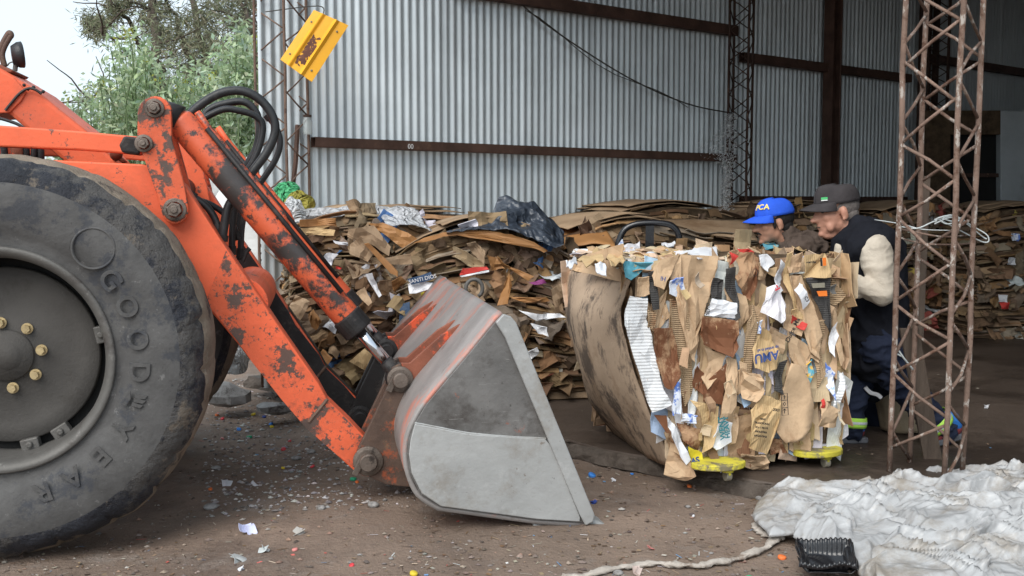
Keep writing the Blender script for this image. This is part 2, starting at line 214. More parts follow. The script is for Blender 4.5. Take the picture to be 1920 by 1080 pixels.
# ------------------------------------------------------------------ mesh helpers
class MB:
    def __init__(s): s.v = []; s.f = []; s.m = []; s.c = []
    def add(s, vs, fs, mi=0, col=None):
        o = len(s.v); s.v += [V(p) for p in vs]; s.f += [tuple(i+o for i in f) for f in fs]; s.m += [mi]*len(fs)
        s.c += [col or (.5, .5, .5)]*len(vs); return s
    def box(s, c, d, R=None, mi=0, col=None):
        c = V(c); vs = []
        for x in (-1, 1):
            for y in (-1, 1):
                for z in (-1, 1):
                    p = V((x*d[0]/2, y*d[1]/2, z*d[2]/2)); vs.append(c+(R @ p if R else p))
        return s.add(vs, [(0, 1, 3, 2), (4, 6, 7, 5), (0, 4, 5, 1), (2, 3, 7, 6), (0, 2, 6, 4), (1, 5, 7, 3)], mi, col)
    def prism(s, poly, off, mi=0, col=None):
        off = V(off); n = len(poly); vs = [V(p) for p in poly]+[V(p)+off for p in poly]
        fs = [tuple(range(n)), tuple(range(2*n-1, n-1, -1))]+[(i, i+n, (i+1) % n+n, (i+1) % n) for i in range(n)]
        return s.add(vs, fs, mi, col)
    def tube(s, pts, r, n=8, mi=0, col=None, cap=True, jit=0):
        pts = [V(p) for p in pts]; k = len(pts); vs = []; fs = []; up = None
        for i, p in enumerate(pts):
            t = (pts[min(i+1, k-1)]-pts[max(i-1, 0)]).normalized()
            if up is None: up = t.orthogonal().normalized()
            up = (up-t*up.dot(t)).normalized(); b = t.cross(up); ri = r[i] if isinstance(r, (list, tuple)) else r
            for j in range(n):
                a = 2*math.pi*j/n; q = ri*(1+(jit*noise.noise(V((i*1.3, j*2.1, k))) if jit else 0))
                vs.append(p+(up*math.cos(a)+b*math.sin(a))*q)
        for i in range(k-1):
            for j in range(n): fs.append((i*n+j, i*n+(j+1) % n, (i+1)*n+(j+1) % n, (i+1)*n+j))
        if cap: fs.append(tuple(range(n-1, -1, -1))); fs.append(tuple(range((k-1)*n, k*n)))
        return s.add(vs, fs, mi, col)
    def lathe(s, prof, c, ax, n=48, mi=0, col=None, rf=None, close=False, mis=None):
        c = V(c); ax = V(ax).normalized(); e1 = ax.orthogonal().normalized(); e2 = ax.cross(e1); vs = []; k = len(prof)
        for j in range(n):
            a = 2*math.pi*j/n
            for i, (r, h) in enumerate(prof):
                if rf: r, h = rf(i, r, h, a)
                vs.append(c+ax*h+(e1*math.cos(a)+e2*math.sin(a))*r)
        o = len(s.f)
        for j in range(n):
            for i in range(k-1):
                jj = (j+1) % n; s.f.append(tuple(x+len(s.v) for x in (j*k+i, j*k+i+1, jj*k+i+1, jj*k+i))); s.m.append(mis[i] if mis else mi)
        s.v += vs; s.c += [col or (.5, .5, .5)]*len(vs); return s
    def cyl(s, a, b, r, n=16, mi=0, col=None): return s.tube([a, b], r, n, mi, col)
    def ell(s, c, r, R=None, n=12, mi=0, col=None):
        c = V(c); r = r if isinstance(r, (tuple, list)) else (r, r, r); vs = []; fs = []; k = n//2+1
        for i in range(k):
            th = math.pi*i/(k-1)
            for j in range(n):
                ph = 2*math.pi*j/n; p = V((r[0]*math.sin(th)*math.cos(ph), r[1]*math.sin(th)*math.sin(ph), r[2]*math.cos(th)))
                vs.append(c+(R @ p if R else p))
        for i in range(k-1):
            for j in range(n): fs.append((i*n+j, (i+1)*n+j, (i+1)*n+(j+1) % n, i*n+(j+1) % n))
        return s.add(vs, fs, mi, col)
    def cap_(s, a, b, ra, rb, n=14, mi=0):
        a, b = V(a), V(b); t = (b-a).normalized(); P = []; R = []
        for q in (0, .35, .7): an = math.pi/2*(1-q); P.append(a-t*ra*math.sin(an)); R.append(max(.001, ra*math.cos(an)))
        P.append(a); R.append(ra); P.append(b); R.append(rb)
        for q in (.3, .65, 1): an = math.pi/2*q; P.append(b+t*rb*math.sin(an)); R.append(max(.001, rb*math.cos(an)))
        return s.tube(P, R, n, mi)
    def grid(s, fn, nu, nv, mi=0, col=None):
        vs = [V(fn(i/nu, j/nv)) for i in range(nu+1) for j in range(nv+1)]
        fs = [(i*(nv+1)+j, (i+1)*(nv+1)+j, (i+1)*(nv+1)+j+1, i*(nv+1)+j+1) for i in range(nu) for j in range(nv)]
        return s.add(vs, fs, mi, col)
    def build(s, name, mats, parent=None, smooth=False, solid=0, bevel=0, sub=0, remesh=0, sm=0, disp=0, dscale=.1, fixn=True):
        me = bpy.data.meshes.new(name); me.from_pydata([tuple(p) for p in s.v], [], s.f)
        for m in (mats if isinstance(mats, (list, tuple)) else [mats]): me.materials.append(M[m] if isinstance(m, str) else m)
        me.polygons.foreach_set('material_index', s.m)
        ca = me.color_attributes.new('Col', 'FLOAT_COLOR', 'POINT')
        ca.data.foreach_set('color', [x for c in s.c for x in (*c[:3], 1)])
        if fixn and not remesh:
            bm = bmesh.new(); bm.from_mesh(me); bmesh.ops.recalc_face_normals(bm, faces=bm.faces); bm.to_mesh(me); bm.free()
        if smooth: me.polygons.foreach_set('use_smooth', [True]*len(me.polygons))
        o = bpy.data.objects.new(name, me); COL.objects.link(o)
        if parent: o.parent = parent
        if remesh:
            r = o.modifiers.new('remesh', 'REMESH'); r.mode = 'VOXEL'; r.voxel_size = remesh; r.use_smooth_shade = True
        if sm: q = o.modifiers.new('smooth', 'SMOOTH'); q.iterations = sm; q.factor = .5
        if disp:
            t = bpy.data.textures.new(name, 'CLOUDS'); t.noise_scale = dscale; t.noise_depth = 2
            q = o.modifiers.new('wrinkle', 'DISPLACE'); q.texture = t; q.strength = disp; q.mid_level = .5
        if sub: q = o.modifiers.new('sub', 'SUBSURF'); q.levels = sub; q.render_levels = sub
        if solid: q = o.modifiers.new('solid', 'SOLIDIFY'); q.thickness = solid; q.offset = 0
        if bevel: q = o.modifiers.new('bevel', 'BEVEL'); q.width = bevel; q.segments = 2; q.limit_method = 'ANGLE'
        return o
def tag(o, label=None, cat=None, group=None, kind=None):
    if label: o['label'] = label
    if cat: o['category'] = cat
    if group: o['group'] = group
    if kind: o['kind'] = kind
    return o
def thing(name, label, cat, loc=(0, 0, 0), rotz=0, group=None):
    o = bpy.data.objects.new(name, None); COL.objects.link(o); o.location = loc; o.rotation_euler = (0, 0, rotz); o.empty_display_size = .1
    o['M'] = 0; del o['M']
    return tag(o, label, cat, group)
def mat_of(o): return Matrix.Translation(o.location) @ Matrix.Rotation(o.rotation_euler.z, 4, 'Z')
def copy_tree(o, parent=None):
    c = o.copy(); COL.objects.link(c); c.parent = parent
    for ch in list(o.children): copy_tree(ch, c)
    return c
def text_mesh(s, size, ext=.001, bold=0):
    cu = bpy.data.curves.new('writing', 'FONT'); cu.body = s; cu.size = size; cu.extrude = ext; cu.offset = bold; cu.align_x = 'CENTER'; cu.align_y = 'CENTER'
    o = bpy.data.objects.new('writing', cu); COL.objects.link(o); bpy.context.view_layer.update()
    me = bpy.data.meshes.new_from_object(o.evaluated_get(bpy.context.evaluated_depsgraph_get()))
    bpy.data.objects.remove(o); return me
def write(name, s, size, origin, xd, yd, mat, parent=None, ext=.001, bold=0):
    me = text_mesh(s, size, ext, bold); x = V(xd).normalized(); y = V(yd); y = (y-x*y.dot(x)).normalized(); z = x.cross(y)
    Mx = Matrix((x, y, z)).transposed().to_4x4(); Mx.translation = V(origin); me.transform(Mx)
    me.materials.clear(); me.materials.append(M[mat]); o = bpy.data.objects.new(name, me); COL.objects.link(o); o.parent = parent; return o
def N3(p, s=1.0, o=0): return noise.noise(V((p[0]*s+o, p[1]*s+o*1.7, p[2]*s-o)))
def jc(c, v=.25):
    k = 1+rnd.uniform(-v, v); return tuple(max(.004, x*k*(1+rnd.uniform(-.05, .05))) for x in c)
def smoothpath(pts, k=6):
    pts = [V(p) for p in pts]; out = []
    for i in range(len(pts)-1):
        p0, p1, p2, p3 = pts[max(i-1, 0)], pts[i], pts[i+1], pts[min(i+2, len(pts)-1)]
        for j in range(k):
            t = j/k; out.append(.5*((2*p1)+(p2-p0)*t+(2*p0-5*p1+4*p2-p3)*t*t+(3*p1-p0-3*p2+p3)*t**3))
    return out+[pts[-1]]
def scrap(mb, c, nrm, up, w, h, bend=.1, cr=.01, col=(.3, .2, .12), mi=0, n=4):
    nrm = V(nrm).normalized(); up = V(up); up = (up-nrm*up.dot(nrm)).normalized(); t = up.cross(nrm); s = rnd.uniform(0, 99)
    j = [[rnd.uniform(-.13, .13) for _ in range(2)] for _ in range(4)]
    bx, by = rnd.uniform(-bend, bend), rnd.uniform(-bend, bend)
    def fn(u, v):
        x = u-.5; y = v-.5
        jx = j[0][0]*(1-u)*(1-v)+j[1][0]*u*(1-v)+j[2][0]*u*v+j[3][0]*(1-u)*v; jy = j[0][1]*(1-u)*(1-v)+j[1][1]*u*(1-v)+j[2][1]*u*v+j[3][1]*(1-u)*v
        q = V(c)+t*(x+jx)*w+up*(y+jy)*h
        return q+nrm*(bx*w*4*x*x+by*h*4*y*y+cr*2*N3(q, 14, s))
    return mb.grid(fn, n, n, mi, col)

# ------------------------------------------------------------------ ground, shed floor
WD = V((.778, .628, 0)); WD.normalize(); WN = V((WD.y, -WD.x, 0))       # wall direction and its normal towards the yard
W0 = at(580, 378, 8.4); W0.z = 0
def onwall(px, py, off=0): return onplane(px, py, W0+WN*off, WN)
def wall_s(px): return (onwall(px, 378)-W0).dot(WD)
def axis_pts(a, b, lo, hi, step):
    out = []; x = lo
    while x < hi: out.append(x); x += step
    g = step; y = hi
    while y < b: out.append(y); g *= 1.5; y += g
    out.append(b); g = step; y = lo
    pre = []
    while y > a: g *= 1.5; y -= g; pre.append(max(y, a))
    return sorted(set(pre+out))
def gz(x, y):
    p = V((x, y, 0)); dip = min(1, max(0, (-.75-x)/1.0)); return -.03-.075*dip*dip*(3-2*dip)+.014*N3(p, 1.1)+.009*N3(p, 4, 5)+.006*N3(p, 13, 9)+.004*N3(p, 31, 3)
xs = axis_pts(-400, 400, -2.6, 2.8, .035); ys = axis_pts(-60, 600, 3.4, 8.2, .035)
mb = MB(); mb.v = [V((x, y, gz(x, y) if abs(x) < 12 and -3 < y < 20 else -.04)) for x in xs for y in ys]; mb.c = [(.5, .5, .5)]*len(mb.v)
ny = len(ys); mb.f = [(i*ny+j, (i+1)*ny+j, (i+1)*ny+j+1, i*ny+j+1) for i in range(len(xs)-1) for j in range(ny-1)]; mb.m = [0]*len(mb.f)
tag(mb.build('ground', 'ground', smooth=True, fixn=False), 'brown gravelly dirt yard with litter in front of the shed', 'ground', kind='structure')
E0 = gnd(1065, 843); E1 = gnd(1320, 897); ED = (E1-E0).normalized()
edge = []
for i in range(0, 120):
    p = E0+ED*(-3.3+i*.075); q = p+V((ED.y, -ED.x, 0))*(.05*N3(p, 2.2, 4)+.03*N3(p, 9))
    edge.append(q)
mb = MB(); nE = len(edge)
SB = [p+V((WD.x, WD.y, 0))*17 for p in (edge[0], edge[-1])]
top = []
def floor_fn(u, v):
    i = min(nE-1, int(round(u*(nE-1)))); p = edge[i]; d = WD*17*(v**2.2); q = p+d
    return V((q.x, q.y, .05+.004*N3(q, 3)+.003*N3(q, 9)-(.012 if v == 0 else 0)))
mb.grid(floor_fn, nE-1, 60)
tag(mb.build('shed_floor', 'slab', smooth=True), 'dark wet concrete floor inside the shed', 'floor', kind='structure')
mb = MB()
def kerb(u, v):
    i = min(nE-1, int(round(u*(nE-1)))); p = edge[i]+WD*(-.05*(1-v)+.003); return V((p.x+.02*N3(p, 17, v*5), p.y+.02*N3(p, 19, v*5+3), -.03+(.072)*v**.6))
mb.grid(kerb, nE-1, 4); tag(mb.build('shed_floor_edge', 'slab_edge'), 'crumbled front edge of the shed floor', 'floor edge', kind='structure')
# ------------------------------------------------------------------ shed: wall, purlins, roof
S0, S1, WH = wall_s(489), 16.0, 4.32
wall = thing('corrugated_wall', 'long galvanised corrugated wall with dark purlins behind the bales', 'wall', W0, 0)
mb = MB(); pit = .076; nper = int((S1-S0)/pit)*10
def wfn(u, v):
    s = S0+(S1-S0)*u; k = int((s-S0)/.836); a = .0095*math.cos(2*math.pi*s/pit)
    p = WD*s+WN*(a+.004*(k % 2)+.006*N3((s, v*3, 0), .6)); return V((p.x, p.y, WH*v))
mb.grid(wfn, nper, 2); mb.build('wall_sheet', 'zinc', wall, smooth=True, fixn=False)
def purlin(px0, py0, px1, py1, th, name='purlin', dep=.07, mat='purlin'):
    a = onwall(px0, py0, .05)-W0; b = onwall(px1, py1, .05)-W0; z = (a.z+b.z)/2; h = th
    s0, s1 = a.dot(WD), b.dot(WD); mb = MB(); R = Matrix((WD, WN, V((0, 0, 1)))).transposed()
    c = WD*(s0+s1)/2+WN*.05+V((0, 0, z)); mb.box(c, (s1-s0, .006, h), R); mb.box(c+WN*.035+V((0, 0, h/2-.003)), (s1-s0, dep, .006), R)
    mb.box(c+WN*.035-V((0, 0, h/2-.003)), (s1-s0, dep, .006), R); mb.box(c+WN*.069+V((0, 0, 0)), (s1-s0, .005, h-.012), R)
    return mb.build(name, mat, wall)
purlin(583, 265, 1372, 298, .075); purlin(850, -14, 1375, 55, .10); purlin(1386, 105, 1700, 150, .095)
purlin(1386, 378, 1692, 374, .09); purlin(1732, 112, 1935, 137, .10)
o0 = onwall(770, 275, .125)-W0
write('chalk_mark', '00', .055, onwall(770, 275, .1265)-W0, WD, (0, 0, 1), 'ink_white', wall, .0005)
# roof over the interior (out of frame, shades the shed)
TL = at(536, 500, 8.25); TL.z = 0; TR = gnd(1737, 884, .05); TR.z = 0
FD = (TR-TL).normalized(); roof = MB(); RZ = 4.34
A = TL-FD*.3; B = TR+FD*4.5
roof.prism([(p.x, p.y, RZ) for p in (A, B, B+WD*15, A+WD*15.2)], (0, 0, .03))
tag(roof.build('shed_roof', 'roofsheet'), 'sheet metal roof over the whole shed', 'roof')
Bk = thing('unseen_shade_walls', 'unseen dark sheet walls added to darken the right of the shed', 'wall', W0)  # walls out of view, added to darken the right of the interior
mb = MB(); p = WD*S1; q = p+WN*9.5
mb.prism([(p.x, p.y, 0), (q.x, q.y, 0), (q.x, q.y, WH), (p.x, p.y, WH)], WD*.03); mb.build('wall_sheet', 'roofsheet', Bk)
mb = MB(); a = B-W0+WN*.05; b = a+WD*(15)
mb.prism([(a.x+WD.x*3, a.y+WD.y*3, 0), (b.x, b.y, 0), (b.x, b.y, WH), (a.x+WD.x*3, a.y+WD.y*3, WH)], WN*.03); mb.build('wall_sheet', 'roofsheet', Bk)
mb = MB(); a = TR+FD*1.25-W0; b = B-W0; mb.prism([(a.x, a.y, 0), (b.x, b.y, 0), (b.x, b.y, WH), (a.x, a.y, WH)], WD*.03); mb.build('front_shade_sheet', 'roofsheet', Bk)  # closes the front out of view, added to keep the right interior dark
# concrete block room deep inside, right
Yc = 13.2
room = thing('block_room', 'grey concrete block room with a black panel as its unlit doorway deep in the shed', 'room', at(1830, 500, Yc)*1)
rl = room.location.copy()
def R_(px, py, dy=0): return at(px, py, Yc+dy)-rl
def quad(px0, py0, px1, py1, dy=0, th=.18):
    mb = MB(); mb.prism([R_(px0, py0, dy), R_(px1, py0, dy), R_(px1, py1, dy), R_(px0, py1, dy)], (0, th, 0)); return mb
quad(1876, 208, 2150, 520).build('wall', 'concrete', room, bevel=.01)
quad(1735, 207, 1876, 252).build('lintel', 'card_core', room)
quad(1735, 252, 1782, 520).build('door_jamb', 'card_core', room)
quad(1782, 252, 1876, 520, .12, .02).build('doorway', 'dark', room)  # black panel in place of the shade inside the open door
mb = quad(1800, 325, 1876, 332, .05, .05); mb.build('door_rail', 'truss_dark', room)
# ------------------------------------------------------------------ lattice columns
def lattice(name, label, P, side, ang, zt, per, rc, rb, mat, group=None, lean=(0, 0), z0=0.0, jit=.006, skip=0):
    root = thing(name, label, 'column', (P.x, P.y, z0), 0, group)
    cs = [V((math.cos(ang+k*math.pi/2), math.sin(ang+k*math.pi/2), 0))*side/math.sqrt(2) for k in range(4)]
    ln = V((lean[0], lean[1], 0))
    for c in cs:
        mb = MB(); n = 14; mb.tube([c+ln*(zt*i/n)+V((jit*N3((c.x*9, i, 1), .7), jit*N3((c.y*9, i, 2), .7), zt*i/n)) for i in range(n+1)], rc, 8); mb.build('chord', mat, root, smooth=True)
    for k in range(4):
        a, b = cs[k], cs[(k+1) % 4]; mb = MB(); z = .02+(per/2 if k % 2 else 0)*.5; i = 0
        while z < zt-per/2:
            p, q = (a, b) if i % 2 == 0 else (b, a); z2 = z+per/2
            P0 = p+V((0, 0, z+rnd.uniform(-jit, jit)*2))+ln*z; P1 = q+V((0, 0, z2+rnd.uniform(-jit, jit)*2))+ln*z2
            md = (P0+P1)/2+V((rnd.uniform(-1, 1), rnd.uniform(-1, 1), rnd.uniform(-1, 1)))*jit
            mb.tube([P0, md, P1], rb, 6); z = z2+rnd.uniform(0, .012); i += 1
        mb.build('lacing', mat, root, smooth=True)
    return root
ltr = lattice('lattice_column', 'rusty lattice column at the left end of the wall beside the yellow sheet', TL, .27, math.radians(20), 4.7, .34, .011, .006, 'truss_mid', lean=(-.004, 0), jit=.008)
rtr = lattice('lattice_column', 'tall rusty flaking lattice column standing behind the white plastic at right', TR, .272, math.radians(-86), 4.7, .37, .0145, .0085, 'truss', lean=(.008, 0), z0=.05, jit=.012)
c3 = onwall(1385, 378, .17); c3.z = 0
lattice('lattice_column', 'dark lattice column between the two wall bays behind the silver tinsel', c3, .2, math.radians(20), 4.7, .3, .013, .006, 'truss_dark')
c4 = onwall(1752, 378, .22); c4.z = 0
lattice('lattice_column', 'dark lattice column at the wall, hidden behind the rusty front column', c4, .22, math.radians(20), 4.7, .3, .013, .006, 'truss_dark')
mb = MB(); R = Matrix((WD, WN, V((0, 0, 1)))).transposed(); p = onwall(1554, 378, .12); p.z = 2.35
mb.box(p, (.13, .012, 4.7), R); mb.box(p+WD*.065, (.01, .13, 4.7), R); mb.box(p-WD*.065, (.01, .13, 4.7), R); mb.tube([(p+WN*.08+WD*.05)+V((0, 0, -2.3)), (p+WN*.08+WD*.05)+V((0, 0, 2.3))], .012)
tag(mb.build('steel_post', 'purlin', bevel=.002), 'solid dark rusty post in the middle of the second wall bay', 'post')
p = onwall(1722, 378, .1); p.z = 2.35; mb = MB(); mb.box(p, (.10, .06, 4.7), R); mb.box(p+WD*.3, (.06, .06, 4.7), R)
tag(mb.build('steel_post', 'truss_dark', bevel=.002), 'dark upright at the end of the second wall bay', 'post')

# yellow sheet hung on the left column
ys_ = thing('yellow_sheet', 'bent yellow enamelled metal sheet with rust hung tilted on the lattice column', 'metal sheet', at(590, 86, 7.95))
L0 = ys_.location.copy()
cn = [at(x, y, 7.95)-L0 for x, y in ((588, 18), (653, 47), (585, 154), (526, 112))]
def yfn(u, v):
    p = cn[0]*(1-u)*(1-v)+cn[1]*u*(1-v)+cn[2]*u*v+cn[3]*(1-u)*v
    rib = sum(max(0, 1-abs(u-c)/.07) for c in (.28, .68)); return p+V((0, -.022*rib+.05*(u-.5)**2-.02*v, .0))
mb = MB(); mb.grid(yfn, 44, 8); mb.build('sheet', 'yellow', ys_, solid=.003)
mb = MB()
def yf2(u, v):
    u2 = .355+.25*u; v2 = .36+.55*v; j = .04*N3((u*3, v*9, 2), 1.3); return yfn(u2+j*(1 if v > 0 else 0), min(v2, .93))+V((0, -.0035, 0))
mb.grid(yf2, 60, 90); keep = []
for k, f in enumerate(mb.f):
    uu, vv = (k//90)/60, (k % 90)/90; e = min(uu, 1-uu, (1-vv)*1.0, vv*1.6)*2.2+.55*(vv-.5); c_ = sum((mb.v[i] for i in f), V())/4
    if e+.9*noise.fractal(c_*28, 1, 2, 4) > .02: keep.append(f)
mb.f = keep; mb.m = [0]*len(keep); rs = mb.build('rust_patch', surf('rust_patch', (.13, .06, .045), .85, 0, .3, 20, [((.78, .39, .03), 30, .585, .03)], .3, 50), ys_)
for u, v in ((.13, .2), (.84, .16), (.13, .83), (.84, .86)): mb = MB(); mb.ell(yfn(u, v)+V((0, -.004, 0)), .008, n=8); mb.build('rivet', 'castor', ys_)
mb = MB(); a = yfn(.3, .02); mb.tube(smoothpath([a, a+V((-.05, .1, .08)), V((TL.x, TL.y, at(520, 20, 8.1).z))-L0+V((-.10, -.1, .0))]), .004, 5); mb.build('hanging_wire', 'wire_dark', ys_)
# jar on purlin, leaning bar, cable, tinsel
j = thing('glass_jar', 'small cloudy glass jar standing on the purlin end at the left column', 'jar', onwall(577, 262, .12))
mb = MB(); mb.lathe([(.001, .0), (.034, 0), (.036, .01), (.036, .10), (.028, .115), (.028, .13)], (0, 0, .038), (0, 0, 1), 16); mb.build('glass_body', 'glass', j, smooth=True)
mb = MB(); mb.cyl((0, 0, .168), (0, 0, .185), .031); mb.build('lid', 'truss_dark', j)
mb = MB(); a, b = at(558, 235, 8.3), at(545, 380, 8.15); mb.tube([a, (a+b)/2+V((.01, 0, 0)), b], .02, 6); tag(mb.build('steel_bar', 'purlin'), 'dark steel bar leaning inside the left lattice column', 'bar')
mb = MB(); pts = [onwall(940, -40, .09), onwall(985, 15, .09), onwall(1080, 85, .10), onwall(1190, 152, .1), onwall(1290, 195, .1), onwall(1372, 212, .12)]
mb.tube(smoothpath(pts), .007, 5); pts2 = [p+V((0, 0, .03*math.sin(i*1.1)-.02)) for i, p in enumerate(smoothpath(pts[1:5], 3))]; mb.tube(pts2, .004, 4)
tag(mb.build('cable', 'wire_dark'), 'sagging dark cable with cobwebs strung across the corrugated wall', 'cable')
mb = MB(); ax0, ax1 = onwall(1372, 215, .3), onwall(1362, 402, .35)
for i in range(1500):
    t = rnd.random(); wdt = .035+.10*max(0, 1-abs(t-.32)/.22); p = ax0.lerp(ax1, t)+V((rnd.gauss(0, wdt)*.8-.4*wdt, rnd.gauss(0, .03), rnd.gauss(0, .01)))
    d = V((rnd.uniform(-1, 1), rnd.uniform(-1, 1), rnd.uniform(-1, 1))).normalized()*.022; q = d.orthogonal().normalized()*.004; mb.add([p-q, p+q, p+d+q, p+d-q], [(0, 1, 2, 3)])
tag(mb.build('tinsel_garland', 'tinsel', fixn=False), 'silver tinsel garland hanging down the dark column at the wall', 'tinsel')
# ------------------------------------------------------------------ wheel loader
YAW = math.radians(10); HD = V((math.cos(YAW), math.sin(YAW), 0)); LT = V((-math.sin(YAW), math.cos(YAW), 0))
LO = V((0, 4.69, 0))-HD*2.13
LD = thing('wheel_loader', 'big orange wheel loader with scraped grey bucket lowered to the dirt', 'loader', LO, YAW)
def lp(px, py, v):
    p = onplane(px, py, LO+LT*v, LT)-LO; return V((p.dot(HD), v, p.z))
def plate(name, pts, v0, v1, mat, parent, bevel=.004):
    P = [lp(x, y, v0) for x, y in pts]; mb = MB(); mb.prism(P, (0, v1-v0, 0)); return mb.build(name, mat, parent, bevel=bevel)
def arcpx(cx, cy, r, a0, a1, n=8): return [(cx+r*math.cos(math.radians(a0+(a1-a0)*i/n)), cy+r*math.sin(math.radians(a0+(a1-a0)*i/n))) for i in range(n+1)]
SEP = 1.05
# wheels
wc = lp(-14, 673, .05); WR = (lp(-14, 284, .05)-wc).z*1.016; wc.z -= .014
def make_wheel(parent, cu, v0, sgn, detail=True):
    c = V((cu.x, v0, cu.z)); w_ = bpy.data.objects.new('wheel', None); COL.objects.link(w_); w_.parent = parent; w_.location = c; w_.rotation_euler = (0, 0, 0 if sgn > 0 else math.pi)
    Rr = WR
    prof = [(.53, .075), (.553, .04), (.568, .05), (.62, .02), (.70, .002), (.79, -.004), (.86, .008), (.905, .022), (.935, .045), (.960, .075), (.978, .10), (.99, .14), (.997, .19), (1.0, .26), (.997, .33), (.99, .38), (.978, .42), (.955, .455), (.9, .50), (.8, .525), (.62, .50), (.57, .45)]
    mis = [0]*6+[2, 2, 2, 2]+[1]*7+[2]+[0]*4
    def rf(i, r, h, a):
        q = V((math.cos(a)*4, math.sin(a)*4, i*.15)); nn = noise.noise(q); n2 = noise.noise(q*3.1)
        k = {7: .5, 8: 1, 9: 1.5, 10: 1.5, 11: 1.2, 12: .6, 13: .5, 14: .6, 15: .9, 16: 1}.get(i, 0)
        g = (a*26/(2*math.pi)+.3*nn) % 1; notch = max(0, 1-abs(g-.5)/.07)
        return r*Rr+k*(.012*nn+.007*n2-.012*notch), h+(.006*nn+.004*n2)*(1 if 6 < i < 11 else .3)
    mb = MB(); mb.lathe(prof, (0, 0, 0), (0, 1, 0), 240, rf=rf, mis=mis); mb.build('tyre', ['tyre', 'tread', 'shoulder'], w_, smooth=True)
    mb = MB(); mb.lathe([(.588, .06), (.586, .035), (.578, .028), (.555, .034), (.535, .05), (.527, .075), (.523, .11), (.515, .2), (.515, .42)], (0, 0, 0), (0, 1, 0), 96, rf=lambda i, r, h, a: (r*Rr*.945, h))
    mb.build('rim', 'rim', w_, smooth=True)
    mb = MB(); mb.lathe([(.001, .20), (.125, .20), (.128, .212), (.13, .214), (.36, .222), (.435, .215), (.442, .225), (.442, .25)], (0, 0, 0), (0, 1, 0), 96, rf=lambda i, r, h, a: (r*Rr, h))
    hub = mb.build('wheel_disc', 'hub', w_, smooth=True)
    mb = MB(); mb.cyl((0, .26, 0), (0, .30, 0), .50*Rr, 64); mb.build('brake_drum', 'dark', w_)  # drum coloured near-black so the gap round the wheel disc looks shaded
    if detail:
        bc = .158*Rr*1.05
        for k in range(8):
            a = math.radians(8+45*k); p = V((math.cos(a)*bc, .19, math.sin(a)*bc)); mb = MB(); mb.cyl(p+V((0, .03, 0)), p+V((0, -.012, 0)), .017, 6); mb.lathe([(.024, .02), (.024, .012), (.001, .012)], p-V((0, 0, 0)), (0, 1, 0), 16)
            mb.build('bolt', 'brass', hub)
        mb = MB(); mb.lathe([(.001, .188), (.055, .19), (.06, .20), (.125*Rr, .196), (.128*Rr, .21)], (0, 0, 0), (0, 1, 0), 48); mb.build('hub_cap', 'hub', hub, smooth=True)
        for aa in (12, 102, 192, 282, -58):
            a = math.radians(aa); mb = MB(); Rm = Matrix.Rotation(-a, 3, 'Y'); mb.box(V((math.cos(a)*.462*Rr, .215, math.sin(a)*.462*Rr)), (.05, .05, .075), Rm); mb.cyl(V((math.cos(a)*.462*Rr, .2, math.sin(a)*.462*Rr)), V((math.cos(a)*.462*Rr, .175, math.sin(a)*.462*Rr)), .016, 6)
            mb.build('rim_lug', 'rim', w_, bevel=.006)
        mb = MB()
        for px, py, rr in ((175, 466, .083),):
            q = lp(px, py, .05)-wc; q.y = -.001; mb.lathe([(rr-.006, .003), (rr-.003, -.005), (rr+.003, -.005), (rr+.006, .003)], q, (0, 1, 0), 40)
        mb.build('moulded_ring', 'tyre', w_, smooth=True)
        # moulded lettering round the sidewall
        rt = .668*Rr
        for ch, px, py in (('G', 204, 527), ('O', 233, 577), ('O', 257, 636), ('D', 260, 697), ('Y', 238, 810), ('E', 198, 862), ('A', 148, 911), ('R', 92, 950)):
            q = lp(px, py, .05)-wc; a = math.atan2(q.z, q.x); rad = V((math.cos(a), 0, math.sin(a))); tang = V((math.sin(a), 0, -math.cos(a)))
            write('moulded_letter', ch, .115, rad*rt+V((0, -.0035, 0)), tang, rad, 'tyre', w_, .0032, .002)
        q = lp(262, 752, .05)-wc; a = math.atan2(q.z, q.x); rad = V((math.cos(a), 0, math.sin(a))); tang = V((math.sin(a), 0, -math.cos(a))); o_ = rad*rt+V((0, .002, 0))
        mb = MB()
        for pl in ([(-.03, -.02), (.0, -.035), (.035, -.04), (.03, -.02), (.0, -.01)], [(-.025, .0), (-.03, .05), (-.015, .045), (-.005, .01)], [(-.01, .0), (-.008, .05), (.006, .042), (.01, .005)], [(.01, 0), (.014, .045), (.028, .035), (.025, 0)]):
            mb.prism([o_+tang*x+rad*y for x, y in pl], (0, -.009, 0))
        mb.build('moulded_winged_foot', 'tyre', w_)
    return w_
make_wheel(LD, wc, .05, 1)
make_wheel(LD, wc, 2.34, -1, False)
mb = MB(); mb.tube([V((wc.x, .3, wc.z)), V((wc.x, 2.0, wc.z))], .14, 16); mb.ell((wc.x, 1.17, wc.z), (.3, .3, .3)); mb.build('axle', 'greasy', LD, smooth=True)
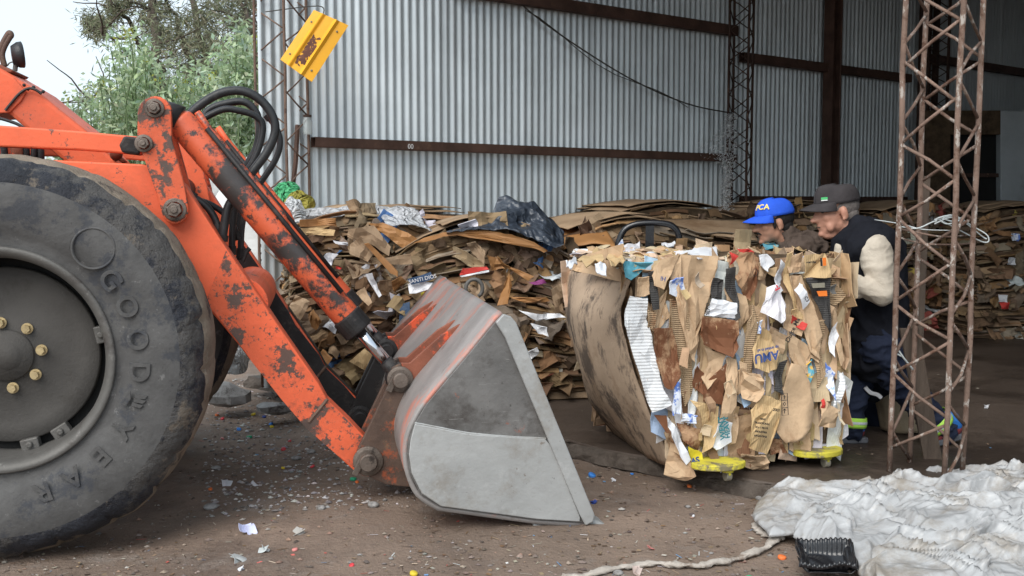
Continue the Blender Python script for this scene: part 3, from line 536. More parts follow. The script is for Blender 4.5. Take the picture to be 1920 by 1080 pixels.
# bucket
BW = 2.385
bk = bpy.data.objects.new('bucket', None); COL.objects.link(bk); bk.parent = LD
shell = [(942, 588), (930, 597), (870, 671), (798, 755), (776, 791), (764, 822), (760, 850), (765, 888), (784, 928), (822, 953), (1005, 978), (1094, 984), (1128, 990)]
SP_ = smoothpath([lp(x, y, 0) for x, y in shell[2:10]], 4); SH = [lp(*shell[0], 0), lp(*shell[1], 0)]+SP_+[lp(x, y, 0) for x, y in shell[10:]]
mb = MB(); nS = len(SH)
mb.grid(lambda u, v: SH[min(nS-1, round(u*(nS-1)))]+V((0, BW*v, .0)), nS-1, 10); mb.build('bucket_shell', 'bucket_shell', bk, smooth=True, solid=.022)
side = [(939, 592), (928, 603), (870, 673), (799, 757), (778, 792), (766, 823), (763, 850), (768, 886), (787, 925), (824, 949), (1005, 974), (1092, 979), (1105, 970), (958, 606)]
for v0, v1 in ((-.012, .012), (BW-.012, BW+.012)):
    P = [lp(x, y, 0) for x, y in side]; mb = MB(); mb.prism([p+V((0, v0, 0)) for p in P], (0, v1-v0, 0)); mb.build('side_plate', 'bucket_side', bk, bevel=.003)
    wearp = [(777, 793), (800, 797), (880, 812), (1020, 821), (1035, 838), (1086, 968), (1085, 976), (1005, 971), (826, 947), (790, 923), (771, 885), (766, 850), (769, 823)]
    vv = v0-.010 if v0 < 0 else v1; P = [lp(x, y, 0) for x, y in wearp]; mb = MB(); mb.prism([V((p.x, vv, p.z)) for p in P], (0, .0095, 0)); mb.build('wear_plate', 'bucket_wear', bk, bevel=.004)
    bar = [(927, 603), (942, 587), (956, 592), (966, 604), (1112, 962), (1109, 975), (1095, 982), (1084, 962), (1018, 806), (945, 632)]
    vv = v0-.022 if v0 < 0 else v1-.004; P = [lp(x, y, 0) for x, y in bar]; mb = MB(); mb.prism([V((p.x, vv, p.z)) for p in P], (0, .026, 0)); mb.build('edge_bar', 'bucket_wear', bk, bevel=.006)
    wl = [lp(x, y, 0) for x, y in ((777, 792), (800, 796), (880, 811), (950, 817), (1022, 821))]; mb = MB(); mb.tube([V((p.x, (v0-.004 if v0 < 0 else v1+.004), p.z)) for p in smoothpath(wl, 5)], .005, 6, jit=.5); mb.build('weld_seam', 'bucket_wear', bk)
mb = MB(); P = [lp(x, y, 0) for x, y in ((1000, 979), (1096, 986), (1130, 992), (1128, 997), (1004, 992))]; mb.prism([p+V((0, .01, -.012)) for p in P], (0, BW-.02, 0)); mb.build('cutting_edge', 'bucket_wear', bk, bevel=.003)
for k in range(7):
    v0 = .0+k*(BW-.11)/6; P = [lp(x, y, 0) for x, y in ((1052, 990), (1085, 982), (1110, 972), (1124, 977), (1146, 988), (1118, 997), (1056, 999))]
    mb = MB(); mb.prism([V((p.x, v0, p.z-.002)) for p in P], (0, .11, 0)); mb.build('tooth', 'bucket_wear', bk, bevel=.012)
# fins and pivot brackets (two pairs)
fin = [(889, 603), (860, 609), (829, 627), (794, 658), (768, 681), (752, 681), (735, 690), (728, 722), (684, 814), (669, 845), (671, 872), (688, 892), (724, 909), (770, 914), (800, 905), (800, 812), (838, 728), (898, 618)]
for base in (.545, .545+SEP):
    for dv, th in ((0, .03), (.19, .03)):
        P = [lp(x, y, .545) for x, y in fin]; mb = MB()
        mb.prism([V((p.x, base+dv, p.z)) for p in P[5:16]], (0, th, 0)); br = mb.build('pivot_bracket', 'rusty_bracket' if base < 1 else 'greasy', bk, bevel=.006)
        mb = MB(); mb.prism([V((p.x, base+dv+.004, p.z)) for p in (P[0:6]+[P[5]+V((.02, 0, -.09))]+P[15:])], (0, th-.008, 0)); mb.build('gusset_fin', 'fin', bk, bevel=.004)
    for (px, py, rr) in ((750, 711, .048), (690, 864, .055)):
        p = lp(px, py, .545); p = V((p.x, base, p.z)); mb = MB()
        mb.lathe([(rr*1.3, .0), (rr*1.3, -.012), (rr*1.02, -.016), (.0, -.016)], p, (0, 1, 0), 28); mb.lathe([(rr*.8, -.016), (rr*.8, -.05), (rr*.72, -.057), (.001, -.058)], p, (0, 1, 0), 24)
        mb.cyl(p, p+V((0, .22, 0)), rr*.7, 16); mb.box(p+V((-rr*.85, -.022, -rr*.45)), (.03, .012, rr*1.5), Matrix.Rotation(.45, 3, 'Y')); mb.build('pivot_pin', 'steel_pin' if base < 1 else 'greasy', bk, bevel=.003)
p = lp(889, 541, 1.75); mb = MB(); mb.tube([p+V((.05*math.cos(a), 0, .055*math.sin(a))) for a in [math.radians(x) for x in range(-60, 245, 20)]], .012, 8); mb.build('lifting_eye', 'rim', bk, smooth=True)
# lift arms
arm = [(60, 298), (268, 308), (312, 322), (345, 345), (412, 447), (470, 532), (528, 619), (598, 720), (614, 750), (656, 790), (684, 820)]+arcpx(690, 864, 30, -40, 130, 8)+[(665, 884), (632, 854), (573, 802), (528, 750), (473, 680), (445, 644), (376, 561), (300, 450), (230, 390), (60, 380)]
for base in (.58, .58+SEP):
    P = [lp(x, y, .58) for x, y in arm]; mb = MB(); mb.prism([V((p.x, base, p.z)) for p in P], (0, .14, 0)); mb.build('lift_arm', 'orange', LD, bevel=.008)
    P2 = [lp(x, y, .578) for x, y in ((424, 470), (471, 537), (529, 624), (545, 655), (598, 722), (614, 752), (655, 791), (681, 822), (700, 850), (680, 888), (632, 853), (573, 801), (528, 749), (470, 675), (446, 640), (385, 566))]
    mb = MB(); mb.prism([V((p.x, base-.004, p.z+.0)) for p in P2], (0, .0035, 0)); mb.build('arm_toe', 'orange_worn' if base < 1 else 'greasy', LD)
    if base > 1:
        mb = MB(); Pq = [lp(x, y, .578) for x, y in ((528, 619), (598, 720), (614, 750), (684, 820))]
        mb.grid(lambda u, v: [V((p.x+.001, base+.002+.136*v, p.z+.004)) for p in Pq][round(u*3)], 3, 1); mb.build('arm_top', 'greasy', LD)
    a = lp(614, 748, .58); b = lp(579, 791, .58); mb = MB(); mb.tube([V((a.x, base-.004, a.z)), V((b.x, base-.004, b.z))], .009, 6); mb.build('weld_seam', 'truss_mid', LD)
    # lever
    lev = arcpx(290, 212, 32, 180, 345, 9)+[(322, 262), (345, 345), (352, 385)]+arcpx(328, 395, 25, -10, 170, 8)+[(296, 370), (268, 292), (257, 262)]
    P = [lp(x, y, .52) for x, y in lev]; vv = base-.06 if base < 1 else base+.16
    mb = MB(); mb.prism([V((p.x, vv, p.z)) for p in P], (0, .04, 0)); lv = mb.build('lever_plate', 'orange_worn', LD, bevel=.005)
    vv2 = base+.15 if base < 1 else base-.06
    mb = MB(); mb.prism([V((p.x, vv2, p.z)) for p in P], (0, .04, 0)); mb.build('lever_plate', 'orange', LD, bevel=.005)
    for px, py, rr in ((290, 203, .043), (270, 269, .040), (328, 393, .052)):
        p = lp(px, py, .52); p = V((p.x, vv, p.z)); mb = MB(); s = 1 if base < 1 else -1
        mb.cyl(p, p+V((0, .25, 0)), rr*.6, 14); mb.lathe([(rr, 0), (rr, -.012*s), (rr*.7, -.014*s)], p, (0, 1, 0), 24); mb.cyl(p+V((0, 0, 0)), p+V((0, -.04*s, 0)), rr*.66, 6); mb.cyl(p, p+V((0, -.05*s, 0)), rr*.33, 12)
        mb.build('pivot_bolt', 'steel_pin', lv, bevel=.003)
    # link rod
    lk = [(-260, 222), (0, 235), (150, 246), (258, 256), (272, 268), (262, 290), (150, 281), (0, 275), (-260, 266)]
    P = [lp(x, y, .6) for x, y in lk]; mb = MB(); mb.prism([V((p.x, base+.02, p.z)) for p in P], (0, .10, 0)); mb.build('link_rod', 'orange', LD, bevel=.008)
    P = [lp(x, y, .6) for x, y in ((232, 254), (262, 257), (268, 270), (262, 291), (228, 287), (222, 272))]; mb = MB(); mb.prism([V((p.x, base+.015, p.z)) for p in P], (0, .11, 0)); mb.build('rod_end', 'greasy', LD, bevel=.012)
    # tilt cylinder
    def C(px, py): q = lp(px, py, .65); return V((q.x, base+.07, q.z))
    a, b = C(336, 226), C(661, 606); d = (b-a).normalized(); rb = .068
    mb = MB(); mb.tube([a-d*.02, a, a+d*.02, b-d*.02], [rb*.7, rb*.96, rb, rb], 24); cy = mb.build('tilt_cylinder', 'barrel' if base < 1 else 'orange', LD, smooth=True, bevel=.004)
    mb = MB(); mb.tube([b-d*.05, b-d*.045, b+d*.045, b+d*.05], [rb, rb*1.13, rb*1.13, rb*1.0], 24); mb.build('gland', 'greasy', cy, bevel=.003)
    r1 = C(748, 706); mb = MB(); mb.cyl(b, r1-d*.03, .030, 20); mb.build('piston_rod', 'chrome', cy, smooth=True)
    mb = MB(); mb.ell(r1, (.07, .06, .07)); mb.cyl(r1-d*.1, r1, .036, 16); mb.build('rod_eye', 'greasy', cy, smooth=True)
    mb = MB(); e = C(292, 205); mb.tube([e, a], [.055, .07], 16); mb.ell(e, (.06, .055, .06)); mb.build('cylinder_clevis', 'greasy', cy, smooth=True)
    nrm = V((-d.z, 0, d.x)); nrm = nrm if nrm.z > 0 else -nrm
    mb = MB(); o1 = nrm*(rb+.012)
    mb.tube([a+d*.02+o1*1.1, a+d*.1+o1, a+d*.62+o1, a+d*.70+o1*.7], .016, 8); mb.build('hydraulic_pipe', 'barrel' if base < 1 else 'orange', cy, smooth=True)
    mb = MB(); mb.tube([a+d*.1+o1+V((0, -.03, -.01)), b-d*.15+nrm*(rb-.01)+V((0, -.045, 0))], .012, 8); mb.build('hydraulic_pipe', 'greasy', cy, smooth=True)
# torque tube between the arms
p = lp(452, 572, .65); mb = MB(); mb.cyl(V((p.x, .68, p.z)), V((p.x, .60+SEP, p.z)), .125, 32); mb.build('cross_tube', 'orange', LD, smooth=False, bevel=.004)
p = lp(300, 350, .65); mb = MB(); mb.cyl(V((p.x, .68, p.z)), V((p.x, .60+SEP, p.z)), .06, 24); mb.build('cross_shaft', 'greasy', LD)
# front frame tower and hood
tw = [(-300, -10), (0, 128), (30, 146), (64, 166), (100, 196), (160, 244), (213, 298), (228, 330), (150, 330), (98, 284), (60, 252), (14, 212), (-40, 205), (-300, 205)]
P = [lp(x, y, .95) for x, y in tw]; mb = MB(); mb.prism([V((p.x, .95, p.z)) for p in P], (0, .46, 0)); hood = mb.build('front_tower', 'orange', LD, bevel=.02)
P = [lp(x, y, .945) for x, y in ((-80, 95), (0, 132), (26, 146), (50, 172), (40, 190), (18, 212), (-80, 215))]; mb = MB(); mb.prism([V((p.x, .938, p.z)) for p in P], (0, .484, .006)); mb.build('cover_plate', 'orange', hood, bevel=.006)
mb = MB(); mb.tube(smoothpath([lp(x, y, .93) for x, y in ((10, 207), (22, 192), (36, 176), (52, 166), (66, 168), (78, 176))]), .007, 6); mb.build('cover_trim', 'greasy', hood)
for x, y in ((44, 161), (52, 169), (62, 165), (80, 173)): mb = MB(); mb.ell(lp(x, y, .945)+V((0, .01, .004)), .009, n=8); mb.build('rivet', 'greasy', hood)
mb = MB(); P = [lp(x, y, 1.1) for x, y in ((-40, 112), (-5, 118), (14, 127), (33, 136), (28, 140), (-40, 124))]; mb.prism([V((p.x, 1.02, p.z)) for p in P], (0, .3, 0)); mb.build('hood_flap', 'fin', hood, bevel=.004)
mb = MB(); mb.tube(smoothpath([lp(x, y, 1.1) for x, y in ((9, 125), (4, 104), (8, 88), (17, 72), (21, 66), (17, 62), (8, 76), (0, 94), (-6, 110))]), .014, 10); mb.build('grab_handle', 'rusty_bracket', hood, smooth=True)
q = lp(34, 103, 1.1); lmp = MB(); lmp.lathe([(.001, -.03), (.045, -.028), (.062, .0), (.064, .02), (.058, .024), (.001, .018)], q, (.93, .3, .12), 24); lo_ = lmp.build('work_lamp', 'hose', LD, smooth=True)
mb = MB(); mb.lathe([(.001, .026), (.054, .025)], q, (.93, .3, .12), 24); mb.build('lens', 'chrome', lo_)
mb = MB(); mb.tube(smoothpath([lp(x, y, 1.1) for x, y in ((28, 133), (29, 125), (30, 117))]), .012, 8); mb.tube(smoothpath([lp(x, y, 1.1) for x, y in ((14, 123), (18, 118), (26, 116), (29, 120))]), .004, 6); mb.build('lamp_bracket', 'rim', lo_)
# chassis behind the wheels
mb = MB(); P = [lp(x, y, .8) for x, y in ((-300, 330), (60, 330), (240, 390), (330, 470), (300, 560), (150, 700), (-300, 760))]; mb.prism([V((p.x, .80, p.z)) for p in P], (0, .76, 0)); mb.build('front_frame', 'greasy', LD, bevel=.02)
for x0, x1, y1, m in ((28, 33, 330, 'fin'), (44, 49, 330, 'hose'), (63, 60, 330, 'hose'), (72, 76, 330, 'hose'), (3, 8, 320, 'hose')):
    mb = MB(); mb.tube(smoothpath([lp(x0, 262, .85), lp((x0+x1)/2+3, 285, .84), lp(x1, y1, .85)]), .016 if m == 'hose' else .03, 8); mb.build('hydraulic_hose' if m == 'hose' else 'pipe', m, LD, smooth=True)
mb = MB(); mb.tube(smoothpath([lp(x, y, .85) for x, y in ((-20, 218), (0, 222), (20, 228), (38, 236), (60, 256))]), .008, 6); mb.build('hydraulic_hose', 'hose', LD, smooth=True)
mb = MB(); mb.tube([lp(212, 297, .8), lp(222, 290, .8)], .02, 8); mb.ell(lp(218, 290, .8), .03); mb.tube([lp(222, 295, .8), lp(236, 306, .8)], .012, 6); mb.build('grease_fitting', 'fin', LD, smooth=True)
# hoses
def hose(pts, v, r, name='hydraulic_hose', ends=True):
    P = smoothpath([lp(x, y, (v[i] if isinstance(v, (list, tuple)) else v)) for i, (x, y) in enumerate(pts)], 7); mb = MB(); mb.tube(P, r, 10)
    o = mb.build(name, 'hose', LD, smooth=True)
    if ends:
        mb = MB(); mb.tube([P[0], P[3]], r*1.35, 8); mb.build('hose_fitting', 'greasy', o); mb = MB(); mb.tube([P[-4], P[-1]], r*1.3, 8); mb.build('hose_fitting', 'greasy', o)
hose([(345, 228), (370, 201), (410, 176), (450, 170), (484, 184), (508, 212), (516, 245), (501, 284), (471, 325), (447, 358), (428, 388), (421, 420), (416, 452)], .70, .021)
hose([(367, 234), (386, 220), (420, 205), (450, 208), (476, 216), (492, 232), (489, 265), (476, 300), (455, 335), (442, 380), (436, 430), (435, 478)], .82, .016)
hose([(372, 236), (392, 206), (428, 193), (460, 192), (481, 212), (486, 242), (479, 280), (452, 332), (446, 400), (440, 440)], .95, .018)
hose([(500, 215), (518, 240), (525, 268), (516, 300), (490, 340), (472, 362), (460, 395), (453, 430), (451, 487)], 1.1, .016)
hose([(355, 365), (385, 385), (403, 410), (411, 440)], .72, .017)
hose([(350, 372), (392, 382), (430, 410), (447, 450)], .85, .015)
mb = MB(); mb.tube([lp(452, 482, .8), lp(455, 490, .8), lp(462, 472, .8), lp(468, 465, .8)], .012, 8); mb.build('hose_elbow', 'greasy', LD)
# ------------------------------------------------------------------ foreground bale on a yellow dolly
BP0 = gnd(1262, 884, .08); BP1 = gnd(1578, 838, .14); BA = BP1-BP0; BA.z = 0; BL = BA.length; BA.normalize(); BB = V((-BA.y, BA.x, 0))
BANG = math.atan2(BA.y, BA.x); BO = V((BP0.x, BP0.y, 0)); BD = 1.05; BZ0, BZ1 = .15, 1.10
bale = thing('cardboard_bale', 'big tan waste cardboard bale stood on edge, pushed by two men on a yellow dolly', 'bale', BO, BANG)
def bl(p): q = V(p)-BO; return V((q.dot(BA), q.dot(BB), q.z))
def bp(zx, zy, off=0):     # a spot on the front face
    px, py = 1040+zx/2, 380+zy/2; return bl(onplane(px, py, BO-BB*off, BB))
mb = MB()
def core(fx):
    mb.grid(fx, 14, 14)
def cw(x, y, z):
    k = 1+.0; return V((x+.02*N3((x, y, z), 6), y+.02*N3((x, y, z), 6, 4), z+.015*N3((x, y, z), 6, 8)))
x0, x1 = .02, BL-.02; y0, y1 = .03, BD
def narrow(z): t = (z-BZ0)/(BZ1-BZ0); return -.20*t+.02*math.sin(t*3.1)
core(lambda u, v: cw(x0+(x1-x0)*u+narrow(BZ0+(BZ1-BZ0)*v)*(1-u), y0, BZ0+(BZ1-BZ0)*v)); core(lambda u, v: cw(x0+(x1-x0)*u+narrow(BZ0+(BZ1-BZ0)*v)*(1-u), y1, BZ0+(BZ1-BZ0)*v))
core(lambda u, v: cw(x0+narrow(BZ0+(BZ1-BZ0)*v), y0+(y1-y0)*u, BZ0+(BZ1-BZ0)*v)); core(lambda u, v: cw(x1, y0+(y1-y0)*u, BZ0+(BZ1-BZ0)*v))
core(lambda u, v: cw(x0+(x1-x0)*u+narrow(BZ1)*(1-u), y0+(y1-y0)*v, BZ1)); core(lambda u, v: cw(x0+(x1-x0)*u, y0+(y1-y0)*v, BZ0))
mb.build('bale_core', 'card_core', bale)
TAN = (.54, .385, .245); TAN2 = (.44, .30, .18); BRN = (.25, .145, .08); YEL = (.52, .36, .19); PAL = (.55, .42, .29); WHT = (.68, .68, .70); GRY = (.12, .11, .105)
# edge strips filling the front and right faces: one mesh of crushed layers
rnd.seed(11); mb = MB()
for i in range(170):
    x = rnd.uniform(.0, 1)*BL; z = rnd.uniform(BZ0+.02, BZ1-.02); x += narrow(z)*(1-x/BL)
    c = jc(rnd.choice([TAN, TAN, TAN2, TAN2, PAL, PAL, PAL, YEL, BRN, WHT, WHT, (.42, .55, .70)]), .2); wd = rnd.uniform(.03, .14); hh = rnd.uniform(.2, .7); hh = min(hh, 2*min(z-BZ0+.05, BZ1-z+.02))
    n = V((rnd.uniform(-.4, .4), -1, rnd.uniform(-.1, .1))); scrap(mb, (x, .045-.035*rnd.random(), z), n, (rnd.uniform(-.12, .12), 0, 1), wd, hh, .05, .011, c, 0, 8)
for i in range(170):   # right end
    y = rnd.uniform(0, BD); z = rnd.uniform(BZ0, BZ1); scrap(mb, (BL+.015*rnd.random(), y, z), (1, rnd.uniform(-.15, .15), rnd.uniform(-.1, .1)), (0, rnd.uniform(-.3, .3), 1), rnd.uniform(.06, .2), min(rnd.uniform(.1, .35), 2*(BZ1-z)+.04), .06, .012, jc(rnd.choice([TAN, TAN2, PAL, BRN])))
for i in range(150):   # back
    x = rnd.uniform(0, BL); z = rnd.uniform(BZ0, BZ1); scrap(mb, (x+narrow(z)*(1-x/BL), BD+.01, z), (rnd.uniform(-.4, .4), 1, 0), (0, 0, 1), rnd.uniform(.04, .15), rnd.uniform(.1, .3), .2, .012, jc(rnd.choice([TAN, TAN2, PAL, BRN])))
tag(mb.build('crushed_layers', 'card', bale, solid=.004), kind='stuff')
mb = MB()              # top
for i in range(300):
    u, v = rnd.random(), rnd.random()
    x = narrow(BZ1)*(1-u)+BL*u; y = BD*v; t = rnd.random(); c = jc(rnd.choice([PAL, PAL, TAN, YEL, TAN2, TAN2, (.60, .50, .38), WHT]), .18)
    n = V((rnd.uniform(-.2, .2), rnd.uniform(-.35, .1), 1)); scrap(mb, (x, y, BZ1-.02+.04*v-.06*max(0, u-.45)/.55+rnd.uniform(-.01, .015)), n, (rnd.uniform(-1, 1), rnd.uniform(-1, 1), .1), rnd.uniform(.03, .12), rnd.uniform(.05, .15), .09, .012, c)
tag(mb.build('top_scraps', 'card', bale, solid=.004), kind='stuff')
def patch(name, pts, mat, off=.03, crump=.015, curl=.02, parent=None, conv=bp, nrm=V((0, -1, 0)), sub_=3, solid=.005, tilt=(0, 0), label=None, freq=7, smooth=False):
    P = [conv(x, y, off) for x, y in pts]; cen = sum(P, V())/len(P); sd = rnd.uniform(0, 50); bm = bmesh.new()
    vs = [bm.verts.new(p) for p in P]
    f = bm.faces.new(vs); bmesh.ops.triangulate(bm, faces=[f]); 
    bmesh.ops.subdivide_edges(bm, edges=bm.edges[:], cuts=sub_, use_grid_fill=True)
    R = max((p-cen).length for p in P)
    for v in bm.verts:
        d = v.co-cen; q = V(v.co); e = d.length/R
        v.co += nrm*(crump*2*N3(q, freq, sd)+crump*.8*N3(q, freq*3, sd+3)+curl*(e*e-.4)*(1 if sd > 14 else -1)-crump*1.3*max(0, 1-abs(N3(q, freq*.8, sd+11))/.13)+tilt[0]*d.x+tilt[1]*d.z)
        v.co += V((N3(q, 30, sd), 0, N3(q, 30, sd+7)))*.006
    me = bpy.data.meshes.new(name); bm.to_mesh(me); bm.free(); me.materials.append(M[mat])
    if smooth: me.polygons.foreach_set('use_smooth', [True]*len(me.polygons))
    o = bpy.data.objects.new(name, me); COL.objects.link(o); o.parent = parent if parent is not None else bale
    md = o.modifiers.new('solid', 'SOLIDIFY'); md.thickness = solid; md.offset = 0
    if label: o['label'] = label
    return o
rnd.seed(91); mb = MB()
for i in range(16):
    x = rnd.uniform(.1, 1)*BL; z = rnd.uniform(BZ0-.03, BZ1); x += narrow(z)*(1-x/BL); c = jc(rnd.choice([TAN, TAN2, PAL, YEL, BRN, WHT, (.6, .5, .38), GRY]), .2)
    scrap(mb, (x, -.035-.03*rnd.random(), z), (rnd.uniform(-.6, .6), -1, rnd.uniform(-.2, .5)), (rnd.uniform(-.5, .5), 0, 1), rnd.uniform(.012, .05), rnd.uniform(.03, .13), .3, .012, c)
tag(mb.build('small_fragments', 'card', bale, solid=.003), kind='stuff')
rnd.seed(5)
CS, PS = 'cardboard_piece', 'paper_sheet'
